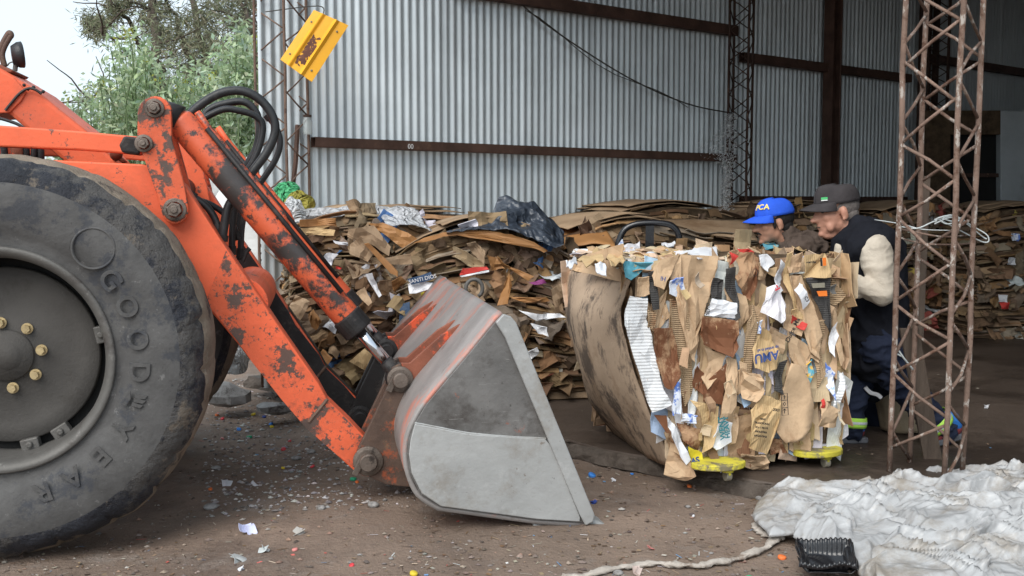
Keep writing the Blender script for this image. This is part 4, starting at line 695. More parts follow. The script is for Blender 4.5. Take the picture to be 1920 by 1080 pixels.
for nm, mt, off, pts, kw in [
 (CS, 'card_tan', .03, [(435, 230), (480, 195), (612, 200), (600, 290), (565, 400), (545, 520), (525, 600), (500, 560), (490, 400), (440, 300)], dict(label='large smooth tan cardboard flap')),
 (CS, 'card_rib', .02, [(425, 360), (495, 370), (500, 560), (525, 700), (490, 765), (470, 700), (430, 480)], {}),
 ('white_board', 'white_rib', .035, [(285, 350), (345, 360), (350, 440), (365, 520), (385, 600), (405, 700), (440, 755), (365, 787), (330, 680), (290, 540), (262, 460), (275, 410)], dict(label='white corrugated board speckled with rust')),
 (CS, 'card_rust', .045, [(365, 470), (440, 470), (465, 540), (475, 640), (440, 700), (410, 690), (385, 600)], dict(label='brown rust-stained card')),
 (CS, 'card_tan', .05, [(370, 260), (400, 215), (472, 193), (440, 270), (405, 325), (375, 310)], dict(tilt=(0, -.1))),
 (PS, 'teal_print', .05, [(255, 215), (300, 225), (370, 225), (345, 250), (290, 290), (270, 280)], {}),
 (CS, 'card_dark', .035, [(352, 265), (382, 255), (390, 400), (365, 402)], {}),
 (CS, 'card_tan', .03, [(310, 280), (352, 275), (358, 345), (340, 352), (312, 350)], {}),
 (PS, 'blue_print', .045, [(430, 292), (480, 278), (500, 350), (455, 352), (432, 340)], {}),
 (CS, 'card_tan', .035, [(555, 540), (640, 570), (622, 650), (572, 700), (560, 660), (585, 600)], {}),
 (CS, 'card_rust', .06, [(550, 428), (686, 440), (690, 540), (663, 580), (560, 533), (545, 480)], dict(label='square cardboard flap with a big rust stain')),
 (PS, 'paper', .05, [(588, 358), (680, 375), (682, 435), (565, 424)], dict(label='cream printed carton side')),
 (CS, 'card_dark', .03, [(590, 280), (637, 290), (632, 365), (585, 352)], {}),
 (CS, 'card_tan', .03, [(640, 320), (720, 350), (732, 430), (700, 480), (690, 400), (650, 370)], {}),
 (CS, 'card_dark', .055, [(638, 245), (666, 240), (664, 310), (695, 370), (692, 430), (672, 440), (680, 380), (645, 320)], dict(curl=.05)),
 ('kraft_bag', 'card_rust', .055, [(663, 182), (700, 176), (750, 182), (771, 210), (770, 300), (740, 372), (690, 310), (664, 240)], dict(label='brown kraft bag with a red corner', crump=.02)),
 (CS, 'card_red', .075, [(662, 184), (692, 200), (668, 235)], {}),
 (CS, 'card_red', .075, [(690, 172), (742, 178), (752, 186), (695, 184)], {}),
 (CS, 'card_tan', .04, [(772, 225), (805, 225), (815, 260), (800, 295), (770, 290)], dict(crump=.03)),
 (PS, 'paper', .045, [(765, 196), (800, 192), (822, 225), (800, 260), (772, 235)], {}),
 (CS, 'card_tan', .03, [(700, 380), (770, 390), (800, 410), (790, 470), (740, 470)], {}),
 ('plastic_bag', 'red_print', .07, [(800, 320), (850, 300), (875, 380), (872, 430), (840, 450), (775, 412), (785, 350)], dict(label='crumpled white plastic bag with red print', crump=.03, solid=.002)),
 ('plastic_bag', 'paper', .055, [(838, 210), (872, 250), (872, 330), (850, 345), (835, 280)], dict(crump=.03, solid=.002)),
 (CS, 'card_tan', .06, [(880, 208), (930, 185), (940, 220), (922, 262), (885, 262)], dict(crump=.02)),
 (CS, 'card_yel', .05, [(868, 190), (885, 180), (890, 300), (925, 430), (915, 440), (870, 300)], {}),
 (CS, 'card_tan', .055, [(885, 278), (930, 272), (978, 420), (1002, 500), (995, 590), (962, 560), (905, 360)], dict(label='long tan cardboard strip with a white label')),
 (PS, 'paper', .075, [(903, 328), (926, 303), (962, 370), (934, 400)], {}),
 (CS, 'card_yel', .04, [(880, 400), (905, 395), (940, 430), (932, 440), (890, 432)], {}),
 (CS, 'card_yel', .065, [(932, 197), (1026, 192), (1033, 280), (945, 283)], dict(curl=.0, label='upright carton end printed with an orange mark')),
 (CS, 'card_dark', .055, [(945, 285), (1033, 282), (1036, 420), (1030, 490), (1000, 420), (960, 312)], dict(curl=0, label='black carton side with an orange panel')),
 (CS, 'card_rib', .03, [(1034, 282), (1095, 346), (1062, 386), (1034, 382)], dict(label='fan-shaped ribbed flap sticking out at the right')),
 (CS, 'card_tan', .05, [(862, 418), (890, 422), (945, 455), (925, 500), (860, 472)], {}),
 (CS, 'card_red', .06, [(888, 422), (945, 452), (932, 478), (897, 458)], {}),
 (CS, 'card_tan', .03, [(810, 470), (872, 500), (862, 570), (835, 565), (810, 540)], {}),
 (CS, 'card_tan', .035, [(870, 480), (960, 545), (955, 640), (930, 640), (885, 580)], {}),
 (CS, 'card_yel', .06, [(745, 510), (780, 468), (810, 480), (846, 560), (836, 622), (800, 636), (742, 618)], dict(label='yellowish crushed carton with blue letters', crump=.02)),
 (CS, 'card_rib', .05, [(715, 450), (755, 380), (762, 440), (745, 560), (732, 640), (709, 632)], {}),
 (PS, 'blue_print', .065, [(760, 450), (779, 440), (776, 490), (757, 492)], {}),
 (CS, 'card_dark', .045, [(845, 600), (872, 588), (852, 720), (820, 702)], {}),
 ('round_board', 'card_tan', .06, [(880, 600), (922, 610), (960, 680), (976, 760), (962, 840), (922, 890), (860, 902), (830, 860), (850, 780), (860, 680)], dict(crump=.004, curl=.05, smooth=True, label='large smooth rounded tan cardboard flap with arrow marks')),
 (CS, 'card_tan', .03, [(640, 655), (716, 608), (702, 780), (682, 900), (600, 942), (640, 850)], dict(crump=.03)),
 (CS, 'card_rust', .02, [(530, 610), (562, 640), (556, 720), (520, 690)], {}),
 (CS, 'card_rust', .025, [(555, 690), (640, 600), (632, 760), (560, 745)], {}),
 (CS, 'card_tan', .055, [(655, 580), (692, 592), (690, 700), (666, 822), (614, 820), (640, 700)], dict(label='vertical tan strip')),
 (CS, 'card_tan', .05, [(700, 632), (765, 642), (785, 690), (745, 745), (700, 735)], dict(crump=.035)),
 (CS, 'card_yel', .075, [(775, 718), (858, 745), (832, 860), (803, 946), (730, 922), (735, 840), (740, 780)], dict(label='yellowish carton flap with small printing near the bottom')),
 (PS, 'paper', .065, [(620, 808), (665, 825), (665, 900), (610, 932), (588, 912)], dict(label='white paper piece with teal letters')),
 (CS, 'card_yel', .05, [(510, 740), (617, 762), (610, 850), (590, 912), (555, 942), (565, 850), (545, 790)], dict(label='folded orange-tan flap')),
 (CS, 'card_rust', .03, [(465, 830), (547, 850), (540, 932), (480, 892)], {}),
 (PS, 'blue_print', .055, [(455, 680), (476, 662), (476, 792), (440, 797)], {}),
 (PS, 'blue_print', .06, [(480, 790), (540, 800), (532, 832), (480, 822)], dict(crump=.03)),
 (PS, 'paper', .07, [(418, 800), (447, 830), (512, 965), (490, 982), (440, 880)], dict(label='white paper strip hanging at the bottom left')),
 ('yellow_bag', 'yel_bag', .05, [(495, 913), (556, 940), (556, 978), (510, 984)], dict(label='yellow plastic bag with blue letters', crump=.02)),
 ('cardboard_tail', 'card_tan', .05, [(408, 860), (450, 870), (502, 960), (518, 1020), (490, 1042), (425, 1030), (472, 1000), (440, 930)], dict(label='torn cardboard tail touching the floor', crump=.03)),
 ('cardboard_wad', 'card_tan', .06, [(740, 950), (800, 950), (812, 1000), (778, 1018), (720, 992), (690, 940)], dict(label='crumpled wad hanging from the bottom', crump=.05)),
 (CS, 'card_tan', .04, [(900, 890), (962, 860), (962, 950), (930, 957), (890, 930)], dict(crump=.04)),
 (CS, 'card_rust', .03, [(800, 880), (850, 890), (870, 940), (820, 950)], {}),
 (CS, 'card_tan', .07, [(1010, 740), (1077, 780), (1071, 847), (990, 840), (1000, 780)], dict(label='pale flap sticking out at the bottom right')),
 (PS, 'blue_print', .045, [(1025, 600), (1060, 640), (1045, 740), (1025, 692)], {}),
 (PS, 'white_rib', .05, [(1075, 640), (1096, 640), (1070, 752), (1045, 772)], {}),
 (PS, 'paper', .05, [(1050, 445), (1063, 500), (1050, 580), (1038, 560)], {}),
 (PS, 'teal_print', .045, [(944, 610), (970, 585), (976, 640), (955, 682)], {}),
 (CS, 'card_red', .05, [(996, 740), (1008, 735), (1004, 775), (992, 772)], {}),
 (CS, 'card_rib', .035, [(975, 440), (1010, 440), (1012, 640), (985, 700)], {}),
 (CS, 'card_tan', .04, [(1040, 390), (1061, 440), (1082, 590), (1062, 610)], {}),
 (CS, 'card_tan', .04, [(380, 400), (425, 330), (440, 430), (400, 480), (365, 470)], dict(crump=.03)),
 (CS, 'card_rib', .04, [(350, 400), (380, 420), (372, 480), (352, 470)], {}),
 (CS, 'card_rust', .03, [(380, 800), (420, 800), (470, 900), (440, 900)], {}),
 (CS, 'card_tan', .035, [(690, 590), (715, 600), (715, 700), (690, 720)], {}),
 (CS, 'card_tan', .03, [(960, 500), (990, 520), (985, 600), (955, 580)], {}),
]:
    patch(nm, pts, mt, off, **kw)
def wr(nm, s, zx, zy, size, ang, mat, off=.09, bold=.0005):
    a = math.radians(ang); write(nm, s, size, bp(zx, zy, off), (math.cos(a), 0, math.sin(a)), (-math.sin(a), 0, math.cos(a)), mat, bale, .0006, bold)
wr('printed_lettering', 'AMU', 795, 577, .062, 188, 'ink_blue', .085, .0015); wr('printed_lettering', 'up united in all', 800, 548, .02, 188, 'ink_blue', .085)
wr('printed_lettering', 'HEAVY', 646, 842, .036, 98, 'ink_teal', .086, .001); wr('printed_lettering', 'WENT', 628, 845, .04, 98, 'ink_teal', .088, .001)
wr('printed_lettering', 'SERO', 575, 398, .026, 88, 'ink_black', .07); wr('printed_lettering', 'Dulce Ma', 893, 478, .034, 62, 'ink_black', .085)
wr('printed_lettering', 'Hi', 407, 285, .03, 170, 'ink_blue', .09); wr('printed_lettering', 'el', 833, 318, .04, -65, 'ink_red', .105, .0015)
wr('printed_lettering', 'AS', 527, 968, .04, 10, 'ink_blue', .082, .002); wr('printed_lettering', 'cosecha', 962, 223, .017, 0, 'ink_black', .09)
wr('printed_lettering', 'C3', 945, 362, .024, -60, 'ink_black', .105)
for i, s in enumerate(('NEW', 'TRADITIONAL', '10 x 1 KILOS', 'INDUSTRIA', 'ARGENTINA')): wr('printed_lettering', s, 780-i*2, 812+i*16, .013, -10, 'ink_black', .115)
wr('printed_lettering', '2001', 832, 778, .02, -12, 'ink_black', .115)
mb = MB(); A_ = lambda x, y: bp(x, y, .105)
def ln(*pts, r=.0018): mb.tube([A_(*p) for p in pts], r, 4)
ln((850, 716), (872, 714), (876, 796), (853, 798), (850, 716)); ln((851, 742), (873, 740)); ln((852, 770), (875, 768)); ln((862, 790), (862, 774)); ln((856, 780), (862, 773), (868, 780)); ln((858, 728), (866, 728)); ln((862, 722), (862, 737)); ln((857, 755), (862, 748), (867, 755), (862, 762), (857, 755))
mb.build('printed_arrows', 'ink_black', bale)
mb = MB(); c_ = bp(752, 262, .09); mb.tube([c_+V((.013*math.cos(a), 0, .018*math.sin(a))) for a in [i*math.pi/10 for i in range(21)]], .0015, 4); mb.build('printed_ring', 'ink_black', bale)
for nm, q, m in (('orange_print', [(1004, 207), (1017, 206), (1018, 236), (1006, 237)], 'ink_orange'), ('orange_print', [(982, 332), (1020, 330), (1022, 350), (990, 351)], 'ink_orange'), ('dark_print', [(995, 208), (1002, 207), (1004, 237), (997, 238)], 'ink_black'), ('grey_print', [(962, 303), (1012, 300), (1013, 318), (968, 320)], 'castor')):
    mb = MB(); mb.prism([bp(x, y, .083) for x, y in q], (0, -.002, 0)); mb.build(nm, m, bale)
# the bowed mouldy sheets of the left face
def side_sheet(name, near, far, dn, df, bulge, mat, label=None, nv=22):
    Nn = smoothpath([bl(at(x, y, Y)) for (x, y), Y in near], 6); Ff = smoothpath([bl(at(x, y, Y)) for (x, y), Y in far], 6)
    def fn(u, v):
        def pick(L):
            t = v*(len(L)-1); i = min(len(L)-2, int(t)); return L[i].lerp(L[i+1], t-i)
        a = pick(Nn); b = pick(Ff); p = a.lerp(b, u)
        o = bulge*math.sin(math.pi*u)*math.sin(math.pi*min(1, .15+v*.8)); return p+V((-o+.012*N3(p, 5, dn)+.008*N3(p, 14, df), -.3*o, .006*N3(p, 25)*(1 if v in (0, 1) else .2)))
    mb = MB(); mb.grid(fn, 16, 30); o = mb.build(name, mat, bale, smooth=True, solid=.008)
    if label: o['label'] = label
K = .9655
def Yn(t): return 5.48-.0*t
side_sheet('cover_sheet', [((1185, 520), 5.42), ((1163, 580), 5.40), ((1172, 635), 5.38), ((1202, 735), 5.36), ((1262, 878), 5.36)], [((1056, 505), 6.45), ((1060, 590), 6.45), ((1088, 690), 6.4), ((1113, 765), 6.35), ((1168, 828), 6.3)], 1, 2, .10, 'card_mould', 'mouldy tan cardboard sheet bowed over the left face')
side_sheet('cover_sheet', [((1178, 640), 5.39), ((1195, 690), 5.38), ((1222, 760), 5.37), ((1255, 850), 5.37), ((1268, 872), 5.37)], [((1100, 560), 6.45), ((1110, 640), 6.4), ((1130, 720), 6.35), ((1150, 790), 6.3), ((1190, 828), 6.2)], 4, 6, .05, 'card_dull')
side_sheet('cover_sheet', [((1183, 530), 5.44), ((1186, 600), 5.42), ((1196, 700), 5.41), ((1232, 800), 5.4), ((1272, 870), 5.4)], [((1085, 500), 6.45), ((1095, 590), 6.45), ((1110, 690), 6.4), ((1130, 765), 6.35), ((1185, 822), 6.3)], 8, 3, .03, 'card_tan')
patch('cover_flap', [(258, 155), (262, 205), (290, 285), (282, 330), (242, 400), (262, 300), (100, 260), (60, 250), (120, 200), (170, 190)], 'card_tan', .0, conv=lambda x, y, o: bl(at(1040+x/2, 380+y/2, 5.45 if x > 200 else 5.75)), crump=.02)
# loose pieces hanging and lying on top
def tp(zx, zy, o=0): px, py = 1040+zx/2, 380+zy/2; return bl(gnd(px, py, BZ1+.03+o))
for nm, mt, pts, kw in [(PS, 'paper', [(470, 190), (530, 165), (605, 165), (615, 195), (540, 208)], dict(label='white blue-printed sack lying on top')), (PS, 'blue_print', [(210, 165), (255, 150), (270, 180), (235, 195)], {}), (PS, 'red_print', [(255, 165), (320, 158), (315, 178), (270, 184)], {}),
 (CS, 'card_yel', [(85, 210), (160, 175), (185, 215), (120, 240)], {}), (CS, 'card_yel', [(190, 200), (240, 180), (265, 215), (215, 240)], {}), (PS, 'paper', [(40, 235), (75, 200), (82, 225), (60, 250)], {}), (PS, 'paper', [(150, 238), (190, 228), (196, 262), (160, 256)], {}),
 (PS, 'teal_print', [(770, 160), (800, 150), (850, 163), (830, 174), (790, 172)], {}), (CS, 'card_yel', [(880, 160), (940, 158), (945, 185), (890, 172)], {}), (PS, 'paper', [(400, 152), (450, 148), (455, 160), (410, 165)], {})]:
    patch(nm, pts, mt, 0, conv=tp, nrm=V((0, 0, 1)), crump=.014, curl=.012, **kw)
# dolly
dl = thing('yellow_dolly', 'scuffed yellow platform dolly on small castors under the cardboard bale', 'dolly', V((BO.x, BO.y, .05)), BANG)
mb = MB(); mb.box((BL/2, BD/2, .075), (BL-.1, BD-.2, .03)); mb.build('deck', 'dolly', dl, bevel=.004)
for px, py in ((1350, 872), (1535, 848)):
    q = bl(gnd(px, py, .125)); q.z = .085; pts = [(q.x+.14*math.cos(a)*(1.0), q.y+.10*math.sin(a)+(.02), .062) for a in [i*math.pi/12 for i in range(24)]]
    mb = MB(); mb.prism(pts, (0, 0, .03)); mb.build('corner_plate', 'dolly', dl, bevel=.006)
    mb = MB(); mb.cyl((q.x+.03, q.y-.02, .062), (q.x+.03, q.y-.02, .045), .03); mb.box((q.x+.03, q.y-.02, .04), (.012, .05, .03)); f = mb.build('castor_fork', 'dolly', dl)
    mb = MB(); mb.cyl((q.x+.015, q.y-.02, .026), (q.x+.045, q.y-.02, .026), .026, 20); mb.build('castor_wheel', 'castor', dl, bevel=.003)
for x in (.12, BL-.12):
    mb = MB(); mb.cyl((x, BD-.15, .026), (x+.03, BD-.15, .026), .026, 16); mb.build('castor_wheel', 'castor', dl)
# black hand-truck handle behind the bale
ht = thing('hand_truck', 'hand truck with a black looped handle standing behind the bale', 'hand truck', gnd(1215, 760, .05))
hl = ht.location.copy(); hy = hl.y
hp = [at(x, y, hy)-hl for x, y in ((1156, 560), (1158, 470), (1162, 448), (1172, 430), (1190, 421), (1215, 418), (1245, 419), (1262, 425), (1272, 440), (1275, 470), (1277, 560))]
mb = MB(); mb.tube(smoothpath(hp, 5), .021, 10); mb.build('handle', 'black_tray', ht, smooth=True)
mb = MB(); a, b = at(1217, 420, hy)-hl, at(1218, 560, hy)-hl; mb.box((a+b)/2, (.055, .02, (a-b).length)); mb.build('centre_bar', 'black_tray', ht)
mb = MB(); a, b = hp[0], hp[-1]; mb.tube([a, V((a.x, .02, .06))], .018, 8); mb.tube([b, V((b.x, .02, .06))], .018, 8); mb.box((0, .1, .03), (.45, .2, .02)); mb.build('frame', 'black_tray', ht)

# ------------------------------------------------------------------ stacked bales along the wall
PALD = [(.27, .185, .11), (.22, .145, .085), (.17, .105, .06), (.31, .22, .14), (.13, .085, .055), (.34, .20, .10), (.24, .17, .115), (.25, .20, .15)]
def layered_bale(label, loc, rotz, w_, d, h, seed, arch=.08, nl=34, ns=150, faces=('f', 'l', 'r'), group=None, white=.08, topc='card_dull', z0=.06):
    rnd.seed(seed); root = thing('cardboard_bale', label, 'bale', (loc.x, loc.y, z0), rotz, group)
    def za(x, z): return z+arch*(z/h)*(1-(2*x/w_-1)**2)+.02*N3((x*3, z*4, seed), 1)-.5*arch*(z/h)
    def yb(x, z): return .09*math.sin(math.pi*min(1, max(0, z/h)))+.05*N3((x*2.2, z*2.6, seed), 1)
    mb = MB()
    for A, B in (((0, 0), (w_, 0)), ((w_, 0), (w_, d)), ((w_, d), (0, d)), ((0, d), (0, 0))):
        mb.grid(lambda u, v: V((A[0]+(B[0]-A[0])*u, A[1]+(B[1]-A[1])*u, za(A[0]+(B[0]-A[0])*u, (h-.02)*v))), 10, 8)
    mb.grid(lambda u, v: V((w_*u, d*v, za(w_*u, h-.02)+.01*N3((u*5, v*5, seed), 1))), 12, 8); mb.build('bale_core', 'card_core', root)
    mb = MB()
    for i in range(nl):
        z = h*(i+.5)/nl
        for fc in faces:
            W_ = w_ if fc == 'f' else d; x = -.02
            while x < W_:
                ln_ = rnd.uniform(.12, .55); pr = rnd.uniform(.0, .055); c = jc(rnd.choice(PALD), .3); tk = rnd.uniform(.4, 1)*h/nl; dz = rnd.uniform(-.015, .015); sd = rnd.uniform(0, 99); sag = rnd.uniform(-.02, .07)
                def fn(u, v):
                    xx = x+ln_*u; q = pr*(.6+.8*abs(N3((xx*8, z, sd), 1)))*v-.02*(1-v); zz = z+dz+.014*N3((xx, z, sd), 6)-sag*v*v+.008*N3((xx, v, sd), 17)
                    if fc == 'f': return V((xx, -q-yb(xx, z), za(min(max(xx, 0), w_), zz)))
                    if fc == 'l': return V((-q, xx, za(0, zz)))
                    return V((w_+q, xx, za(w_, zz)))
                mb.grid(fn, 6, 3, 0, c); x += ln_*rnd.uniform(.75, 1)
    tag(mb.build('crushed_layers', 'card', root, solid=.007), kind='stuff')
    mb = MB(); mw = MB()
    for i in range(int(ns*.6)):
        fc = rnd.choice(faces) if len(faces) > 1 else 'f'
        fc = 'f' if rnd.random() < .5 else fc
        z = rnd.uniform(.03, h-.02); c = jc(rnd.choice(PALD), .3); tgt = mb
        if rnd.random() < white: c = jc(rnd.choice([(.62, .63, .66), (.62, .63, .66), (.55, .52, .46), (.35, .10, .08), (.10, .2, .4), (.5, .4, .1)]), .15)
        if fc == 'f': x = rnd.uniform(0, w_); p = V((x, -rnd.uniform(.0, .06)-yb(x, z), za(x, z))); n = V((rnd.uniform(-.5, .5), -1, rnd.uniform(-.2, 1.1)))
        elif fc == 'l': y = rnd.uniform(0, d); p = V((-rnd.uniform(.0, .05), y, z)); n = V((-1, rnd.uniform(-.5, .5), rnd.uniform(-.2, 1)))
        else: y = rnd.uniform(0, d); p = V((w_+rnd.uniform(.0, .05), y, z)); n = V((1, rnd.uniform(-.5, .5), rnd.uniform(-.2, 1)))
        s = rnd.random()**2; scrap(tgt, p, n, (rnd.uniform(-1, 1), rnd.uniform(-.3, .3), rnd.uniform(.1, .8)), .05+.22*s, .04+.17*rnd.random()**1.5, .3, .035, c, 0, 6)
    tag(mb.build('torn_scraps', 'card', root, solid=.004), kind='stuff')
    mb = MB()
    for k in range(4):
        u0, v0 = rnd.uniform(-.03, .3), rnd.uniform(-.02, .3); uw, vw = rnd.uniform(.5, .72), rnd.uniform(.5, .72); dz = .008+.012*k
        mb.grid(lambda u, v: V((w_*(u0+uw*u), d*(v0+vw*v)-.02, za(min(w_, max(0, w_*(u0+uw*u))), h)+dz+.012*N3((u*3, v*3, k), 1)-.04*max(0, abs(v-.5)-.3))), 10, 8)
    mb.build('top_sheet', topc, root, solid=.006, smooth=True)
    return root
GB = 'cardboard bales stacked along the corrugated wall'
def bloc(px, Y): p = at(px, 378, Y); p.z = 0; return p
bA = layered_bale('ragged cardboard bale at the left end of the stack, beside the carrier bags', bloc(545, 7.3), math.radians(14), .86, 1.1, 1.22, 21, .10, 38, 300, group=GB, white=.13)
bB = layered_bale('arched cardboard bale under the black plastic sheet, right behind the bucket', bloc(745, 7.2), math.radians(10), 1.16, 1.1, 1.10, 33, .22, 36, 320, group=GB, white=.10)
bC = layered_bale('low brown bale between the black plastic sheet and the hand truck', bloc(1060, 7.75), math.radians(30), 1.2, 1.0, 1.16, 35, .10, 28, 160, group=GB)
bD = layered_bale('brown-topped bale against the wall behind the man in the blue cap', bloc(1130, 9.3), math.radians(36), 1.7, 1.0, 1.25, 36, .12, 28, 160, group=GB)
bE = layered_bale('brown-topped bale against the wall behind the two men', bloc(1400, 10.4), math.radians(36), 1.9, 1.1, 1.25, 37, .12, 26, 150, group=GB)
bF = layered_bale('brown bale against the wall directly behind the rusty lattice column', bloc(1655, 11.2), math.radians(20), 1.0, 1.0, 1.26, 38, .10, 30, 260, group=GB, white=.1)
bG = layered_bale('shaded bale at the far right edge with an orange scrap in its side', bloc(1832, 10.7), math.radians(4), 1.3, 1.2, 1.25, 39, .10, 32, 280, group=GB, white=.12)
bH = layered_bale('bale pushed back between the left lattice column and the wall', bloc(640, 8.2), math.radians(39), 1.5, .6, 1.22, 40, .1, 26, 60, group=GB)
# distinct pieces on the stack
def PA(Y): return lambda x, y, o: at(500+x/2.572, 340+y/2.572, Y)
def pp(nm, Y, pts, mt, par, **kw):
    mi = mat_of(par).inverted(); conv = PA(Y); kw.setdefault('crump', .02)
    return patch(nm, pts, mt, 0, parent=par, conv=lambda x, y, o: mi @ conv(x, y, o), **kw)
rnd.seed(77)
YB, YA = 6.98, 7.06
pp('red_folder', YB, [(930, 455), (945, 420), (1060, 412), (1072, 425), (960, 452)], 'card_red', bB, crump=.006)
pp('paper_sheet', YB-.02, [(932, 456), (1070, 427), (1072, 436), (940, 462)], 'paper', bB)
pp('blue_panel', YB, [(680, 470), (790, 440), (812, 470), (700, 500)], 'card_dark', bB, crump=.008, label='dark blue printed panel with white letters').data.materials[0] = surf('navy_print', (.03, .06, .12), .6, 0, .1, 5, [], .1)
write('printed_lettering', 'SANTI DIOS', .034, mat_of(bB).inverted() @ PA(YB-.035)(752, 471, 0), (1, 0, .22), (-.22, 0, 1), 'ink_white', bB, .0005)
pp('paper_sheet', YB, [(685, 500), (750, 485), (820, 490), (800, 515), (720, 540), (690, 540)], 'paper', bB, crump=.04)
pp('cardboard_lid', 7.12, [(705, 300), (760, 272), (850, 248), (950, 238), (1060, 238), (1180, 258), (1290, 292), (1360, 335), (1340, 345), (1260, 310), (1160, 275), (1050, 255), (950, 256), (850, 268), (770, 292)], 'card_brown', bB, crump=.006)
pp('cardboard_piece', YB, [(1110, 360), (1150, 400), (1290, 460), (1260, 480), (1190, 430), (1130, 400)], 'card_brown', bB)
pp('cardboard_piece', YB, [(960, 300), (1010, 290), (1060, 340), (1050, 400), (1000, 350)], 'card_dull', bB)
pp('cardboard_piece', YB, [(1060, 355), (1110, 370), (1150, 420), (1090, 430)], 'card_brown', bB)
pp('purple_card', YB, [(1265, 490), (1330, 470), (1350, 492), (1290, 500)], 'card_red', bB).data.materials[0] = surf('purple_card', (.22, .04, .16), .6, 0, .2, 5, [], .2)
pp('paper_sheet', YB, [(1215, 620), (1300, 640), (1420, 640), (1440, 655), (1300, 672)], 'paper', bB, crump=.03)
pp('paper_sheet', YB, [(1275, 685), (1350, 705), (1355, 745), (1310, 735)], 'paper', bB)
pp('paper_sheet', YB, [(1260, 830), (1300, 800), (1315, 830), (1280, 865)], 'paper', bB, crump=.03)
pp('cardboard_piece', YB, [(1140, 520), (1170, 440), (1180, 500), (1160, 590), (1110, 600)], 'card_brown', bB)
pp('dark_fabric', YB, [(1370, 520), (1420, 490), (1430, 620), (1390, 635)], 'card_dull', bB, crump=.03)
pp('cardboard_piece', YB, [(1170, 560), (1350, 560), (1370, 580), (1260, 590)], 'card_brown', bB)
pp('paper_sheet', YA, [(475, 450), (505, 440), (555, 550), (540, 560)], 'paper', bA, label='white printed leaflet wedged in the bale')
pp('plastic_scrap', YA, [(270, 380), (290, 345), (345, 350), (320, 380), (305, 420)], 'paper', bA, crump=.03)
pp('cardboard_box', YA-.05, [(395, 340), (410, 300), (450, 270), (515, 345), (490, 390), (400, 350)], 'card_dull', bA)
pp('cardboard_piece', YA, [(400, 230), (520, 215), (600, 320), (590, 360), (500, 300), (390, 270)], 'card_dull', bA)
pp('wooden_slat', YA-.08, [(470, 300), (490, 295), (635, 435), (630, 460), (600, 445)], 'card_brown', bA, crump=.004, solid=.02)
pp('brown_sheet', 7.3, [(490, 205), (560, 200), (680, 250), (745, 290), (700, 330), (650, 320), (560, 250)], 'card_brown', bA)
pp('rolled_card', YA, [(155, 185), (330, 178), (335, 215), (160, 220)], 'card_brown', bA, curl=.06)
pp('rolled_card', YA, [(155, 225), (240, 222), (330, 235), (320, 262), (165, 258)], 'card_yel', bA, curl=.05)
pp('paper_sheet', YA, [(320, 285), (390, 300), (395, 312), (330, 300)], 'paper', bA)
pp('cardboard_box', YA-.12, [(105, 620), (140, 550), (210, 580), (165, 670)], 'card_tan', bA)
pp('orange_card', YA, [(200, 640), (225, 615), (265, 680), (240, 720), (215, 700)], 'card_brown', bA)
pp('cardboard_piece', 6.96, [(400, 868), (470, 805), (515, 845), (480, 915)], 'card_yel', bA, label='clean yellowish flap above the lift arm')
pp('cardboard_piece', 7.0, [(250, 840), (270, 810), (320, 850), (290, 890)], 'card_brown', bA)
pp('cardboard_piece', YA, [(600, 480), (650, 460), (680, 485), (620, 540)], 'card_brown', bA, crump=.04)
pp('cardboard_piece', YA, [(570, 370), (690, 350), (705, 400), (590, 400)], 'card_dull', bA)
pp('yellow_scrap', YA, [(745, 540), (770, 535), (775, 560), (750, 570)], 'yel_bag', bA)
pp('pink_scrap', YA, [(330, 410), (360, 418), (355, 428), (335, 424)], 'card_red', bA)
pp('cardboard_piece', YA, [(430, 540), (470, 510), (510, 580), (490, 600)], 'card_tan', bA)
pp('cardboard_piece', YA, [(640, 600), (690, 580), (690, 640), (640, 680)], 'card_dark', bA).data.materials[0] = surf('faded_blue_card', (.06, .10, .17), .7, 0, .2, 5, [], .2)
for (px, py, m, bb) in ((1880, 560, 'paper', bG), (1899, 490, 'paper', bG), (1884, 573, 'card_red', bG), (1905, 445, 'blue_print', bG), (1850, 540, 'card_dull', bG)):
    mi = mat_of(bb).inverted(); patch('paper_scrap' if m != 'card_red' else 'orange_scrap', [(-9, -8), (9, -6), (8, 7), (-7, 6)], m, 0, parent=bb, conv=lambda x, y, o: mi @ at(px+x, py+y, 10.5), crump=.03)
# curved brown boards lying over the low bale
for (nm, lab, Y, P4) in (('brown_board', 'curved wet brown board lying right of the black plastic sheet', 7.5, [(1035, 470), (1158, 456), (1130, 425), (1015, 428)]), ('brown_board', 'broad dull brown cardboard sheet over the bales under the wall', 8.9, [(1050, 432), (1420, 445), (1400, 412), (1045, 411)])):
    a, b, c, d = [at(x, y, Y+(.0 if i < 2 else .55)) for i, (x, y) in enumerate(P4)]; o_ = a.copy()
    mb = MB(); mb.grid(lambda u, v: (a*(1-u)+b*u)*(1-v)+(d*(1-u)+c*u)*v-o_+V((0, 0, .05*math.sin(math.pi*u)*(1-v)+.012*N3((u*4, v*3, Y), 1)-.03*(1-v)**2)), 24, 8)
    o = mb.build(nm, 'card_brown' if Y < 8 else 'card_dull', smooth=True, solid=.008); o.location = o_; tag(o, lab, 'cardboard sheet')
